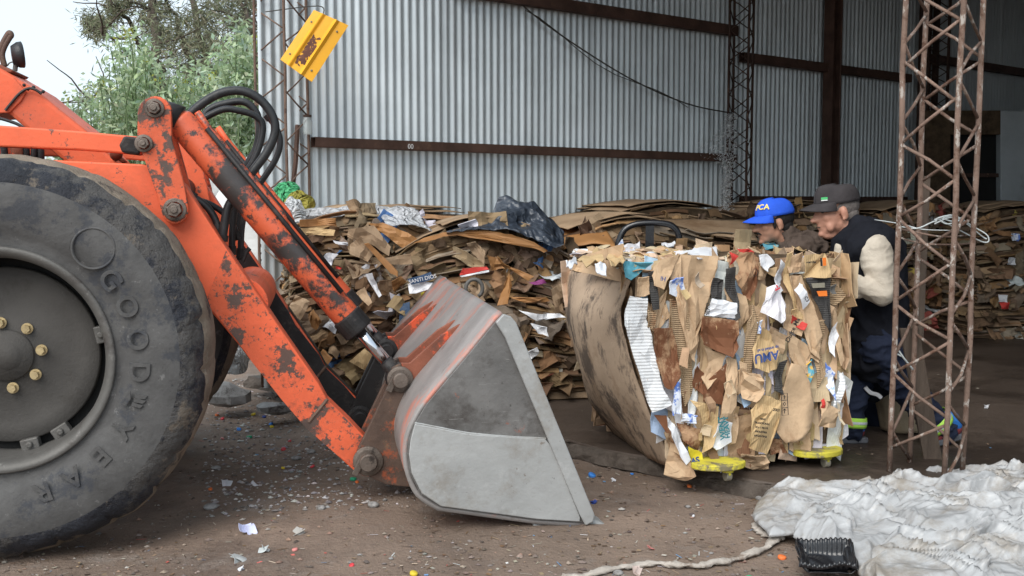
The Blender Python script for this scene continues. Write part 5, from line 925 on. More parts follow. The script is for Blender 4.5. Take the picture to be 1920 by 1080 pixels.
# ------------------------------------------------------------------ people
def hand(mb, wrist, palm_dir, side, curl_dir, L=.19, k=1.0):
    """palm, four bent fingers of unequal length and a thumb leaving the side of the palm"""
    d = V(palm_dir).normalized(); s = V(side); s = (s-d*s.dot(d)).normalized(); c = V(curl_dir); c = (c-d*c.dot(d)-s*c.dot(s)).normalized(); w0 = V(wrist)
    for i in (-1, -.33, .33, 1): mb.cap_(w0+s*.018*i, w0+d*.09*k+s*.028*i, .017*k, .015*k, 10)
    for i, (o, l) in enumerate(((-1, .072), (-.33, .085), (.33, .080), (1, .062))):
        b = w0+d*.092*k+s*.029*o; p1 = b+(d*.85+c*.5).normalized()*l*.5*k; p2 = p1+(d*.35+c*.93).normalized()*l*.33*k; p3 = p2+(c-d*.3).normalized()*l*.25*k
        mb.cap_(b, p1, .0105*k, .0098*k, 8); mb.cap_(p1, p2, .0098*k, .009*k, 8); mb.cap_(p2, p3, .009*k, .008*k, 8)
    t0 = w0+d*.03*k-s*.03; t1 = t0+(d*.6-s*.75+c*.3)*.042*k; t2 = t1+(d*.9-s*.1+c*.4)*.034*k; mb.cap_(t0, t1, .014*k, .0125*k, 8); mb.cap_(t1, t2, .012*k, .0095*k, 8)
def head_mesh(mb, c, fwd, up, s=1.0, older=True):
    f = V(fwd).normalized(); u = V(up); u = (u-f*u.dot(f)).normalized(); l = u.cross(f); R = Matrix((f, l, u)).transposed()
    def P(x, y, z): return V(c)+(f*x+l*y+u*z)*s
    def E(x, y, z, a, b, d, rx=0): mb.ell(P(x, y, z), (a*s, b*s, d*s), R @ Matrix.Rotation(rx, 3, 'Y'), 16)
    E(-.012, 0, .035, .098, .077, .088); E(.03, 0, -.025, .068, .064, .085); E(.052, 0, -.085, .036, .04, .03); E(.0, .0, -.06, .062, .06, .05)
    E(.082, 0, .028, .018, .052, .012); E(.100, 0, -.014, .014, .013, .032, -.4); E(.116, 0, -.036, .018, .016, .014); E(.1, .013, -.036, .011, .008, .009); E(.1, -.013, -.036, .011, .008, .009)
    E(.084, 0, -.063, .017, .026, .008); E(.082, 0, -.076, .017, .024, .008); E(.078, 0, -.105, .02, .022, .016)
    for sg in (-1, 1): E(.058, sg*.038, -.022, .028, .024, .026); E(-.012, sg*.078, -.012, .020, .010, .034, .2); E(-.012, sg*.084, -.005, .013, .008, .022, .2); E(-.006, sg*.082, -.038, .009, .008, .010)
    if older:
        for sg in (-1, 1): E(.05, sg*.045, -.07, .022, .018, .028)
        E(.04, 0, -.115, .04, .035, .02)
    return P, R, E
def face_bits(P, R, root, s, brow, mous=False):
    for sg in (-1, 1):
        mb = MB(); mb.ell(P(.079, sg*.033, .004), (.009*s, .013*s, .0065*s), R, 10); mb.build('eye', 'eye', root, smooth=True)
        mb = MB(); mb.tube([P(.088, sg*.014, .021), P(.091, sg*.032, .026), P(.078, sg*.052, .02)], [.004*s, .006*s, .003*s], 6); mb.build('eyebrow', brow, root, smooth=True)
    mb = MB(); mb.tube([P(.094, -.02, -.070), P(.101, 0, -.0695), P(.094, .02, -.070)], .0028*s, 6); mb.build('mouth', 'jacket', root, smooth=True)
    if mous: mb = MB(); mb.tube([P(.088, -.028, -.062), P(.099, -.012, -.053), P(.102, 0, -.051), P(.099, .012, -.053), P(.088, .028, -.062)], [.003*s, .007*s, .006*s, .007*s, .003*s], 6); mb.build('moustache', brow, root, smooth=True)
def cap_obj(P, R, root, s, mat, txt=None, tilt=.0, style='round'):
    cp = bpy.data.objects.new('cap', None); COL.objects.link(cp); cp.parent = root
    def Q(x, y, z):
        ct, st = math.cos(tilt), math.sin(tilt); return P(x*ct+z*st, y, -x*st+z*ct+.0)
    mb = MB(); n = 28; k = 9; hh = .092 if style == 'round' else .085
    def dome(u, v):
        a = 2*math.pi*u; t = v*math.pi/2; r = math.cos(t)**(.6 if style == 'round' else .38); zz = .040+hh*math.sin(t)**(.9)
        fr = 1+.05*max(0, math.cos(a))*(1-v); seam = 1-.012*max(0, 1-abs(((a/(math.pi/3)) % 1)-.0)*14)
        return Q(-.014+.110*r*fr*seam*math.cos(a), .088*r*seam*math.sin(a), zz+.018*max(0, math.cos(a))*math.sin(t)*.6+.004*N3((a*2, v*4, s), 1))
    mb.grid(dome, 48, 12); mb.build('crown', mat, cp, smooth=True, solid=.004)
    def brim(u, v):
        a = (u-.5)*2*1.2; L = .082*max(0, 1-(a/1.2)**2)**.5
        x = -.014+(.112)*math.cos(a)+L*v; y = .088*math.sin(a)*(1+.04*v); return Q(x, y, .048-.010*v*v-.020*(y/.08)**2*v-.012*v)
    mb = MB(); mb.grid(brim, 24, 8); mb.build('brim', mat, cp, smooth=True, solid=.005)
    mb = MB(); mb.ell(Q(-.014, 0, .040+hh+.002), .006*s, n=8); mb.build('button', mat, cp, smooth=True)
    return cp, Q, dome
def wrinkle(o, amp, f, st=(1, 1, .45), seed=0):
    bpy.context.view_layer.update(); me = bpy.data.meshes.new_from_object(o.evaluated_get(bpy.context.evaluated_depsgraph_get()))
    nn = [v.normal.copy() for v in me.vertices]
    for v, q in zip(me.vertices, nn):
        c = v.co; w3 = V((c.x*f*st[0]+c.z*f*.6, c.y*f*st[1], c.z*f*st[2]*1.6-c.x*f*.5)); w3 += V((noise.noise(w3*.5), noise.noise(w3*.5+V((7, 0, 0))), 0))*.8
        a = 1-min(1, abs(noise.noise(w3+V((seed, 0, 0))))*2.6); b = 1-min(1, abs(noise.noise(w3*2.1+V((0, seed, 3))))*2.6)
        v.co = c+q*amp*(a**1.4+.45*b**1.4-.5)
    o.modifiers.clear(); o.data = me; me.polygons.foreach_set('use_smooth', [True]*len(me.polygons)); return o
# --- older man in the black vest
YM = 6.02
def Mx(px, py, d=0): return at(px, py, YM+d)
man = thing('person', 'man in black fleece vest, cream shirt and charcoal cap leaning into the bale', 'person', (Mx(1650, 800).x, YM, .05))
mo = man.location.copy()
def m_(px, py, d=0): return Mx(px, py, d)-mo
hc = m_(1567, 396, .02); fw = V((-1, -.10, -.10)); upv = V((-.06, 0, 1)); HS = 1.12
sh_n, sh_f = m_(1641, 466, -.19), m_(1625, 462, .20); hip_n, hip_f = m_(1648, 650, -.10), m_(1640, 648, .10)
el_n, el_f = m_(1652, 548, -.27), m_(1610, 545, .26); wr_n, wr_f = m_(1594, 528, -.25), m_(1572, 520, .16)
kn_b, an_b = m_(1703, 735, -.05), m_(1768, 806, -.02); kn_f, an_f = m_(1598, 728, .06), m_(1592, 806, .04)
mb = MB(); P, R, E = head_mesh(mb, hc, fw, upv, HS)
mb.cap_(P(-.03, 0, -.07), m_(1612, 448, .0), .062, .07); mb.cap_(m_(1618, 470, 0), m_(1640, 600, 0), .15, .14, 18); mb.cap_(m_(1640, 590), m_(1645, 650), .14, .14, 18)
mb.cap_(sh_n.lerp(sh_f, .1), sh_n.lerp(sh_f, .9), .065, .065)
for a, b, c in ((sh_n, el_n, wr_n), (sh_f, el_f, wr_f)): mb.cap_(a, b, .048, .038); mb.cap_(b, c, .036, .028)
for a, b, c in ((hip_n, kn_b, an_b), (hip_f, kn_f, an_f)): mb.cap_(a, b, .085, .06); mb.cap_(b, c, .055, .04)
hand(mb, wr_n, V((-.9, .25, .15)), V((0, 0, -1)), V((.3, 1, 0)), k=.9); hand(mb, wr_f, V((-.9, .1, .2)), V((0, 0, -1)), V((.3, .6, 0)), k=.9)
mb.build('body', 'skin', man, remesh=.0075, sm=2)
face_bits(P, R, man, HS, 'hair')
mb = MB(); mb.ell(P(-.022, 0, .028), (.098*HS, .0785*HS, .078*HS), R, 24); mb.ell(P(-.05, 0, -.02), (.062*HS, .068*HS, .05*HS), R, 20); mb.build('hair', 'hair', man, smooth=True)
cp, Q, dome = cap_obj(P, R, man, HS, 'cap_black', tilt=.03, style='army')
mb = MB(); mb.box(Q(.074, .060, .072), (.036, .004, .013), R @ Matrix.Rotation(-.75, 3, 'Z')); mb.build('green_logo', surf('green_logo', (.08, .45, .16), .6, 0, .1, 5, [], 0), cp)
mb = MB(); mb.box(Q(.075, .061, .063), (.036, .004, .005), R @ Matrix.Rotation(-.75, 3, 'Z')); mb.build('white_logo_line', 'ink_white', cp)
# vest
mb = MB(); mb.cap_(m_(1619, 466, 0), m_(1640, 590, 0), .172, .165, 24); mb.cap_(m_(1624, 462, -.11), m_(1622, 462, .12), .12, .12, 20); mb.cap_(m_(1640, 590), m_(1642, 655), .165, .185, 24)
mb.cap_(m_(1648, 470, -.06), m_(1652, 590, -.05), .135, .14, 20); mb.cap_(m_(1648, 470, .06), m_(1652, 590, .05), .13, .14, 20); mb.cap_(m_(1608, 425, -.035), m_(1622, 455, -.08), .058, .09); mb.cap_(m_(1608, 425, .045), m_(1622, 455, .08), .058, .09)
mb.cap_(m_(1602, 645, 0), m_(1628, 668, 0), .085, .11, 20)
mb.cap_(m_(1622, 447, -.12), m_(1652, 452, -.15), .085, .085, 18)
wrinkle(mb.build('vest', 'vest', man, remesh=.010, sm=4), .020, 5, (1, 1, .4), 5)
# shirt: front strip, collar, sleeves
mb = MB(); mb.cap_(m_(1577, 462, -.03), m_(1577, 512, -.03), .035, .05); mb.cap_(m_(1588, 447, -.05), m_(1577, 456, -.03), .02, .02); mb.build('shirt_front', 'shirt', man, remesh=.008, sm=2, disp=.012, dscale=.05)
for a, b, c, nm in ((sh_n, el_n, wr_n, 'shirt_sleeve'), (sh_f, el_f, wr_f, 'shirt_sleeve')):
    w2 = b.lerp(c, .86); mb = MB(); mb.cap_(a+V((0, 0, -.0)), a.lerp(b, .55), .086, .076, 18); mb.cap_(a.lerp(b, .5), b+V((.012, 0, -.012)), .072, .060, 18); mb.cap_(b+V((.012, 0, -.012)), b.lerp(c, .5), .060, .053, 18); mb.cap_(b.lerp(c, .5), w2, .053, .050, 18); mb.cap_(w2+V((0, 0, -.02)), w2+V((.02, 0, -.05)), .04, .03)
    wrinkle(mb.build(nm, 'shirt', man, remesh=.006, sm=6), .008, 6, (1, 1, .8), 2)
for w_, nm, d, k in ((wr_n, 'glove', V((-.9, .25, .15)), 1.06), (wr_f, 'glove', V((-.9, .1, .2)), 1.06)):
    mb = MB(); hand(mb, w_, d, V((0, 0, -1)), V((.3, 1 if w_ is wr_n else .6, 0)), k=k*.95); mb.cap_(w_-d*.03, w_+d*.03, .042, .04); mb.build(nm, 'glove', man, remesh=.0055, sm=1)
# trousers and shoes
mb = MB(); mb.cap_(hip_n.lerp(hip_f, .5)+V((0, 0, .05)), hip_n.lerp(hip_f, .5)+V((0, 0, -.03)), .155, .15, 20)
for a, b, c in ((hip_n, kn_b, an_b), (hip_f, kn_f, an_f)): mb.cap_(a, b, .115, .088, 18); mb.cap_(b, b.lerp(c, .5), .088, .080, 18); mb.cap_(b.lerp(c, .5), c, .08, .074, 18)
wrinkle(mb.build('trousers', 'trousers', man, remesh=.010, sm=3), .018, 8, (1, 1, .9), 3)
for kn, an in ((kn_b, an_b), (kn_f, an_f)):
    d = (an-kn).normalized(); c = kn.lerp(an, .80); 
    for off, mt, hw, rr in ((0, 'hivis', .028, .0925), (0, 'hivis_grey', .010, .094)):
        mb = MB(); mb.tube([c-d*hw, c-d*hw*.5, c+d*hw*.5, c+d*hw], [rr*.97, rr, rr, rr*.97], 28, cap=False); mb.build('reflective_band', mt, man, smooth=True, solid=.002)
def shoe(an, toe, root, up=V((0, 0, 1))):
    t = V(toe).normalized(); u = (up-t*up.dot(t)).normalized(); s = t.cross(u); sh = bpy.data.objects.new('shoe', None); COL.objects.link(sh); sh.parent = root
    R = Matrix((t, s, u)).transposed(); b = V(an)-u*.085
    mb = MB(); mb.cap_(b+u*.05-t*.045, b+u*.03+t*.13, .045, .034, 16); mb.cap_(b+u*.085-t*.02, b+u*.05+t*.05, .048, .042, 16); mb.build('upper', 'shoe_red', sh, remesh=.007, sm=2)
    mb = MB(); mb.cap_(b+u*.105-t*.025, b+u*.07-t*.045, .053, .048, 16); mb.cap_(b+u*.095+t*.01, b+u*.075+t*.04, .046, .04); mb.build('ankle_collar', 'shoe_blue', sh, remesh=.008, sm=2)
    mb = MB(); P = [(-.10, -.035), (-.085, -.045), (.03, -.042), (.12, -.048), (.165, -.03), (.178, 0), (.165, .03), (.12, .048), (.03, .042), (-.085, .045), (-.10, .035)]
    mb.prism([b+t*x+s*y-u*.012 for x, y in P], u*.032); mb.build('sole', 'sole', sh, bevel=.008)
    mb = MB()
    for k in range(4): mb.tube([b+u*(.098-.009*k)+t*(.035+.022*k)-s*.028, b+u*(.108-.010*k)+t*(.04+.022*k), b+u*(.098-.009*k)+t*(.035+.022*k)+s*.028], .004, 5)
    mb.build('laces', 'paper', sh)
shoe(V((an_f.x, an_f.y, .098)), V((-1, -.12, 0)), man)
shoe(V((an_b.x+.02, an_b.y, .118)), V((-.86, -.30, -.16)), man)
# --- younger man in the blue cap
Y2 = 6.62
m2 = thing('person', 'man in bright blue cap and brown jacket crouched low behind the bale', 'person', (at(1540, 700, Y2).x, Y2, .05)); o2 = m2.location.copy()
def n_(px, py, d=0): return at(px, py, Y2+d)-o2
h2 = n_(1451, 417); HS2 = 1.05; mb = MB(); P, R, E = head_mesh(mb, h2, V((-1, -.08, -.10)), V((-.05, 0, 1)), HS2, False)
sn, sf = n_(1505, 478, -.18), n_(1500, 476, .2); e_n, e_f = n_(1490, 560, -.24), n_(1480, 555, .24); w_n, w_f = n_(1440, 520, -.12), n_(1436, 512, .16)
hn, hf = n_(1565, 640, -.1), n_(1565, 640, .1); kb, ab = n_(1600, 730, -.08), n_(1645, 800, -.06); kf, af = n_(1530, 730, .08), n_(1540, 815, .06)
mb.cap_(P(-.03, 0, -.07), n_(1490, 455), .058, .07); mb.cap_(n_(1500, 480), n_(1545, 570), .14, .14, 18); mb.cap_(n_(1545, 570), n_(1565, 640), .14, .14, 18); mb.cap_(sn, sf, .065, .065)
for a, b, c in ((sn, e_n, w_n), (sf, e_f, w_f)): mb.cap_(a, b, .05, .04); mb.cap_(b, c, .04, .03); hand(mb, c, V((-.9, 0, .2)), V((0, 0, -1)), V((.3, 1, 0)), k=.9)
for a, b, c in ((hn, kb, ab), (hf, kf, af)): mb.cap_(a, b, .08, .055); mb.cap_(b, c, .055, .04)
mb.build('body', 'skin_dark', m2, remesh=.0075, sm=2); face_bits(P, R, m2, HS2, 'hair_black', True)
mb = MB(); mb.ell(P(-.024, 0, .026), (.097*HS2, .079*HS2, .08*HS2), R, 24); mb.ell(P(-.055, 0, -.025), (.055*HS2, .066*HS2, .055*HS2), R, 20)
for sg in (-1, 1): mb.ell(P(.018, sg*.067, .0), (.012*HS2, .01*HS2, .035*HS2), R, 10)
mb.build('hair', 'hair_black', m2, smooth=True)
cp, Q, dome = cap_obj(P, R, m2, HS2, 'cap_blue', tilt=.05)
fv = (Q(1, 0, 0)-Q(0, 0, 0)).normalized(); uv = (Q(0, 0, 1)-Q(0, 0, 0)).normalized(); lv = uv.cross(fv)
for ch, a in (('P', .22), ('C', .55), ('A', .90)):
    q = dome((a % (2*math.pi))/(2*math.pi), .34); q2 = dome(((a+.05) % (2*math.pi))/(2*math.pi), .34); qu = dome((a % (2*math.pi))/(2*math.pi), .5)
    xd = (q2-q); yd = qu-q; nn = xd.cross(yd).normalized(); write('cap_lettering', ch, .048, q+nn*.003, xd, yd, 'ink_yellow', cp, .0015, .0012)
mb = MB(); mb.cap_(n_(1502, 482), n_(1545, 570), .165, .165, 20); mb.cap_(n_(1545, 570), n_(1565, 635), .165, .16, 20); mb.cap_(sn, sf, .10, .10, 18); mb.cap_(n_(1482, 446, 0), n_(1496, 468), .078, .13, 18)
for a, b, c in ((sn, e_n, w_n), (sf, e_f, w_f)): mb.cap_(a, b, .088, .07, 16); mb.cap_(b, b.lerp(c, .88), .07, .055, 16)
wrinkle(mb.build('jacket', 'jacket', m2, remesh=.009, sm=3), .026, 8, (1, 1, .8), 4)
mb = MB(); mb.cap_(hn.lerp(hf, .5)+V((0, 0, .03)), hn.lerp(hf, .5)-V((0, 0, .04)), .15, .15, 18)
for a, b, c in ((hn, kb, ab), (hf, kf, af)): mb.cap_(a, b, .11, .085, 16); mb.cap_(b, c, .085, .07, 16)
mb.build('trousers', 'trousers', m2, remesh=.012, sm=3, disp=.025, dscale=.09)
shoe(V((ab.x, ab.y, .098)), V((-1, -.1, 0)), m2); shoe(V((af.x, af.y, .098)), V((-1, -.1, 0)), m2)
# --- things around the column
sk = MB(); Ys = 6.35; c_ = at(1692, 760, Ys); so_ = V((c_.x, Ys, .05))
ns_ = []
def skf(u, v):
    a = 2*math.pi*u; pz = v; r = .115*(1-.25*pz)*(1+.12*N3((math.cos(a)*2, math.sin(a)*2, pz*3), 1)); lean = -.12*pz
    return V((lean+r*math.cos(a)*1.0, r*.8*math.sin(a), .01+.46*pz+.01*N3((a, pz*9, 2), 1)))
sk.grid(skf, 36, 24); o = sk.build('sack', 'sackcloth', smooth=True, solid=.006); o.location = so_; tag(o, 'slumped beige sack on the shed floor behind the legs of the man in the vest', 'sack')
o = thing('dark_apron', 'black jacket hanging from the waist between the legs of the man in the vest', 'jacket', m_(1635, 660, .12)+mo)
mb = MB(); ao = o.location; q4 = [at(x, y, 6.12)-ao for x, y in ((1590, 655), (1665, 655), (1668, 740), (1640, 757), (1600, 735))]; cen = sum(q4, V())/5
mb.grid(lambda u, v: V(((q4[0].lerp(q4[1], u)).lerp(q4[4].lerp(q4[2], u), v)).to_tuple())+V((0, .05*math.sin(u*9)*v*.4, -.05*math.sin(math.pi*u)*v)), 16, 12); mb.build('cloth', 'vest', o, smooth=True, solid=.01)
mb = MB(); mb.tube(smoothpath([at(x, y, 6.0)-ao for x, y in ((1622, 726), (1632, 736), (1645, 740), (1652, 746))]), [.012]*19, 6); mb.build('silver_strip', 'paper', o)
# plank, stick and wire in the front column
pk = MB(); a, b = at(1706, 612, 5.62), at(1752, 868, 5.66)
d = (b-a).normalized(); s = d.cross(V((0, 1, 0))).normalized(); pk.prism([a-s*.05, a+s*.045+d*.02, b+s*.045, b-s*.05], (0, .022, 0)); o = pk.build('plank', 'wood', bevel=.003); tag(o, 'short weathered plank standing inside the rusty front column', 'plank')
pk = MB(); a, b = at(1738, 330, 5.72), at(1722, 640, 5.72); d = (b-a).normalized(); s = d.cross(V((0, 1, 0))).normalized(); pk.prism([a-s*.012, a+s*.02, b+s*.028, b-s*.026], (0, .02, 0)); tag(pk.build('wooden_slat', 'wood', bevel=.003), 'long thin brown slat leaning up inside the rusty front column', 'slat')
wr_ = thing('tie_wire', 'loops of pale wire tied round the rusty front column with a loose bight', 'wire', at(1745, 430, 5.6)); wo = wr_.location.copy()
def W(px, py, Y): return at(px, py, Y)-wo
for mt, r, pts in (('wire', .0028, [(1690, 425, 5.45), (1720, 428, 5.42), (1752, 415, 5.42), (1790, 405, 5.5), (1825, 425, 5.6), (1850, 440, 5.6), (1853, 453, 5.6), (1838, 452, 5.6), (1800, 432, 5.5), (1760, 412, 5.42), (1755, 420, 5.42)]), ('wire', .0028, [(1752, 420, 5.42), (1780, 408, 5.42), (1800, 412, 5.45), (1775, 420, 5.42), (1760, 408, 5.42), (1790, 415, 5.45), (1812, 400, 5.5)]),
    ('wire', .0028, [(1752, 412, 5.42), (1772, 405, 5.4), (1795, 407, 5.45), (1840, 442, 5.6), (1850, 448, 5.6)]), ('wire', .0022, [(1640, 412, 5.8), (1690, 420, 5.5), (1730, 430, 5.42), (1780, 432, 5.45)]), ('truss', .004, [(1682, 440, 5.55), (1700, 450, 5.48), (1745, 458, 5.4), (1800, 458, 5.5), (1825, 455, 5.65)]), ('truss', .004, [(1684, 428, 5.55), (1720, 436, 5.43), (1770, 444, 5.4), (1820, 440, 5.6)])):
    mb = MB(); mb.tube(smoothpath([W(*p) for p in pts], 6), r*1.25, 6); mb.build('wire_loop', mt, wr_, smooth=True)
mb = MB(); mb.tube(smoothpath([W(*p) for p in ((1712, 693, 5.5), (1695, 672, 5.45), (1683, 655, 5.44), (1676, 652, 5.44), (1677, 660, 5.44), (1690, 668, 5.45))]), .005, 6); mb.build('wire_loop', 'wire', wr_, smooth=True)

# ------------------------------------------------------------------ bags and sheets on the stack
def crumple(name, label, cat, mat, c, size, seed, res=(26, 20), amp=.35, solid=.003, flat=.0, group=None, R=None):
    rnd.seed(seed); o = V(c); mb = MB()
    def fn(u, v):
        a = 2*math.pi*u; t = math.pi*v; p = V((math.sin(t)*math.cos(a), math.sin(t)*math.sin(a), math.cos(t)))
        k = 1+amp*(noise.noise(p*1.6+V((seed, 0, 0)))+.55*(.5-abs(noise.noise(p*3.5+V((seed, 5, 0)))))*1.6+.35*(.5-abs(noise.noise(p*8+V((0, seed, 0))))))
        q = V((p.x*size[0]*k, p.y*size[1]*k, p.z*size[2]*k)); q.z = max(q.z, -size[2]*(1-flat)); return R @ q if R else q
    mb.grid(fn, res[0], res[1]); ob = mb.build(name, mat, smooth=False, sub=1); ob.location = o; return tag(ob, label, cat, group)
crumple('plastic_bag', 'green plastic bag in the bundle tied to the left lattice column', 'plastic bag', 'green_bag', at(537, 367, 7.75), (.10, .08, .085), 3)
crumple('plastic_bag', 'olive yellow plastic bag hanging below the green one', 'plastic bag', 'olive_bag', at(560, 383, 7.7), (.09, .08, .08), 4)
crumple('plastic_bag', 'teal plastic bag at the bottom right of the bag bundle', 'plastic bag', 'teal_bag', at(566, 398, 7.85), (.085, .06, .09), 5)
crumple('plastic_bag', 'white carrier bag hanging limp over the corner of the ragged bale', 'plastic bag', 'white_bag', at(549, 415, 7.45), (.085, .07, .14), 6)
crumple('woven_sack', 'big white woven sack standing behind the loader arm', 'sack', 'sack', at(468, 470, 8.6), (.30, .25, .62), 7, amp=.18)
crumple('woven_sack', 'white sack with green print beyond the hydraulic hoses', 'sack', 'sack', at(392, 350, 11.5), (.22, .2, .3), 9, amp=.15)
crumple('plastic_sheet', 'grey white plastic sheet on the dirt behind the front wheels', 'plastic sheet', 'white_bag', at(440, 655, 7.9), (.10, .2, .17), 12, amp=.4)
crumple('plastic_bag', 'small clear plastic bag at the left end of the ragged bale top', 'plastic bag', 'clear', at(612, 402, 7.55), (.16, .12, .045), 14)
crumple('plastic_bag', 'puffed clear plastic bag with orange print on top of the ragged bale', 'plastic bag', 'clear', at(680, 404, 7.6), (.22, .16, .07), 15)
cb = MB(); c4 = [at(x, y, Y) for x, y, Y in ((702, 402, 7.55), (785, 396, 7.6), (812, 442, 7.35), (728, 418, 7.3))]; cl0 = c4[0].copy()
cb.grid(lambda u, v: (c4[0]*(1-u)+c4[1]*u)*(1-v)+(c4[3]*(1-u)+c4[2]*u)*v-cl0+V((0, 0, .03*math.sin(3*u+5*v)*.6+.02*N3((u*4, v*4, 3), 1)+.03*math.sin(math.pi*u))), 20, 14); o = cb.build('plastic_bag', 'clear', smooth=True, solid=.002); o.location = cl0; tag(o, 'flat clear bag with blue and yellow print draped right of the puffed one', 'plastic bag')
# black plastic sheet
bs = thing('black_plastic_sheet', 'crumpled grey black plastic sheet draped over the arched bale', 'plastic sheet', at(940, 430, 7.3)); b0 = bs.location.copy()
def bsf(u, v):
    px = 838+(1057-838)*u
    def lin(T):
        for (a0, b0_), (a1, b1_) in zip(T, T[1:]):
            if px <= a1: return b0_+(b1_-b0_)*(px-a0)/(a1-a0)
        return T[-1][1]
    yt = lin(((838, 440), (880, 425), (922, 415), (934, 380), (950, 375), (1000, 386), (1035, 414), (1057, 444))); yb = lin(((838, 443), (900, 437), (950, 438), (1000, 452), (1040, 474), (1057, 466)))
    py = yt+(yb-yt)*v; Y = 7.55-.42*v; fold = .06*(.5-abs(noise.noise(V((u*4+v*1.5, v*2.2, 2)))))+.014*(.5-abs(noise.noise(V((u*11-v*4, v*5, 7)))))
    return at(px, py, Y)-b0+V((0, -fold*1.6, fold))
mb = MB(); mb.grid(bsf, 70, 26); mb.build('sheet', 'black_film', bs, smooth=True, solid=.003)

# ------------------------------------------------------------------ white plastic film heap, tray, rope
fh = thing('plastic_film_heap', 'heap of dirty white plastic film at the foot of the rusty column', 'plastic film', gnd(1700, 960)); f0 = fh.location.copy()
def film(name, region, seed, hmax, k=1.0, res=90):
    cs = [gnd(x, y) for x, y in region]; rnd.seed(seed); s = seed*3.7
    def fn(u, v):
        p = (cs[0]*(1-u)+cs[1]*u)*(1-v)+(cs[3]*(1-u)+cs[2]*u)*v
        q = p+V((N3(p, 2.5, s), N3(p, 2.5, s+9), 0))*.16; e = min(u, 1-u, v, 1-v); ed = min(1, e/.16)
        edge = (1-min(1, e/.2))*.14; p = p+V((N3(p, 3, s+3), N3(p, 3, s+5), 0))*edge
        wx, wy = q.x+.10*N3(q, 5, s+2), q.y+.10*N3(q, 5, s+6)
        def rg(x, y, o): return (1-min(1, abs(noise.noise(V((x, y, o))))*3.0))**1.6
        r1 = rg(wx*1.2+wy*.8, wy*4.2-wx*1.5, s); r2 = rg(wx*3.0-wy*2.5, wy*7+wx*4.5, s+4); r3 = rg(wx*5+wy*9, wy*15-wx*13, s+8); r4 = rg(wx*22-wy*11, wy*20+wx*12, s+11)
        z = hmax*(.30+.45*N3(q, 1.9, s)+.60*r1*(.5+N3(p, 1.3, s+20))+.38*r2+.09*r3+.03*r4); z = max(.010+.02*r2+.012*r3+.004*r4, z)*(ed**.5)+.008
        return V((p.x+.03*r2*ed, p.y+.04*r1*ed, z+.010))-V((f0.x, f0.y, 0))
    mb = MB(); mb.grid(fn, res, res); return mb.build(name, 'film', fh, smooth=True, solid=.002, sub=0)
film('film_layer', [(1412, 1005), (1700, 985), (1640, 920), (1440, 940)], 1, .11, res=130)
film('film_layer', [(1500, 1010), (1960, 1040), (1990, 920), (1560, 915)], 2, .13, res=200)
film('film_layer', [(1590, 1120), (2000, 1130), (2050, 960), (1640, 955)], 3, .12, res=170)
film('film_layer', [(1470, 1010), (1640, 1080), (1760, 990), (1560, 940)], 4, .09, res=120)
film('film_layer', [(1720, 940), (1890, 950), (1905, 900), (1745, 905)], 5, .12, res=110)
film('film_layer', [(1840, 930), (1990, 990), (2050, 930), (1850, 905)], 6, .13, res=110)
rnd.seed(3)
def twist(name, pts, r, root=None):
    P = smoothpath([gnd(x, y, z) for x, y, z in pts], 10); n = len(P); R_r = [r*(.55+.45*abs(math.sin(i*.31))+.3*noise.noise(V((i*.3, 2, r*50))))*min(1, (i+2)/9, (n-i+1)/6) for i in range(n)]
    mb = MB(); P = [p+V((0, 0, gz(p.x, p.y))) for p in P]; mb.tube(P, R_r, 12, jit=.9)
    mb.v = [V((v.x+.006*N3(v, 40), v.y+.006*N3(v, 40, 5), gz(v.x, v.y)+max(0, v.z-gz(v.x, v.y))*.6+.004+.004*N3(v, 60))) for v in mb.v]; return mb, P
mb, _ = twist('twisted_film', [(1028, 1078, .008), (1050, 1066, .012), (1100, 1064, .012), (1160, 1050, .014), (1230, 1043, .016), (1300, 1048, .016), (1370, 1034, .018), (1430, 1014, .02), (1466, 992, .02), (1500, 985, .025), (1530, 1000, .02)], .020)
tag(mb.build('twisted_film', 'rope', smooth=True), 'dirty rope of twisted plastic film trailing left from the heap', 'plastic film')
mb, _ = twist('film_loop', [(1462, 960, .05), (1440, 945, .07), (1425, 958, .03), (1420, 978, .015), (1440, 990, .012), (1470, 998, .02)], .022); tag(mb.build('twisted_film', 'rope', smooth=True), 'short curled twist of white film at the left tip of the heap', 'plastic film')
tr = thing('plastic_tray', 'crushed black ribbed plastic tray on the dirt in front of the film heap', 'tray', gnd(1548, 1066)); t0 = tr.location.copy()
def trf(u, v):
    x = (u-.5)*.215; y = (v-.5)*.17; e = max(abs(u-.5), abs(v-.5))*2; rim = max(0, (e-.62)/.38); z = .018+.05*min(1, rim*1.5)-(.012 if rim > .85 else 0); rib = .004*math.sin(u*75)*(1 if .05 < rim < .9 else 0)
    return V((x*(1+.1*N3((u, v, 1), 2)), y, z+rib+.022*N3((u*2, v*2, 4), 1)+.03*(v-.4)))
mb = MB(); mb.grid(trf, 90, 30); o = mb.build('tray_body', 'black_tray', tr, smooth=True, solid=.003); o.rotation_euler = (.16, 0, -.18)
mb = MB(); mb.grid(lambda u, v: V(((u-.5)*.205, (v-.5)*.12-.02, .012+.01*N3((u*3, v*3, 1), 1)+.02*max(0, abs(u-.5)*2-.8)*5)), 24, 12); o = mb.build('tray_flap', 'black_tray', tr, smooth=True, solid=.003); o.rotation_euler = (0, 0, -.1)

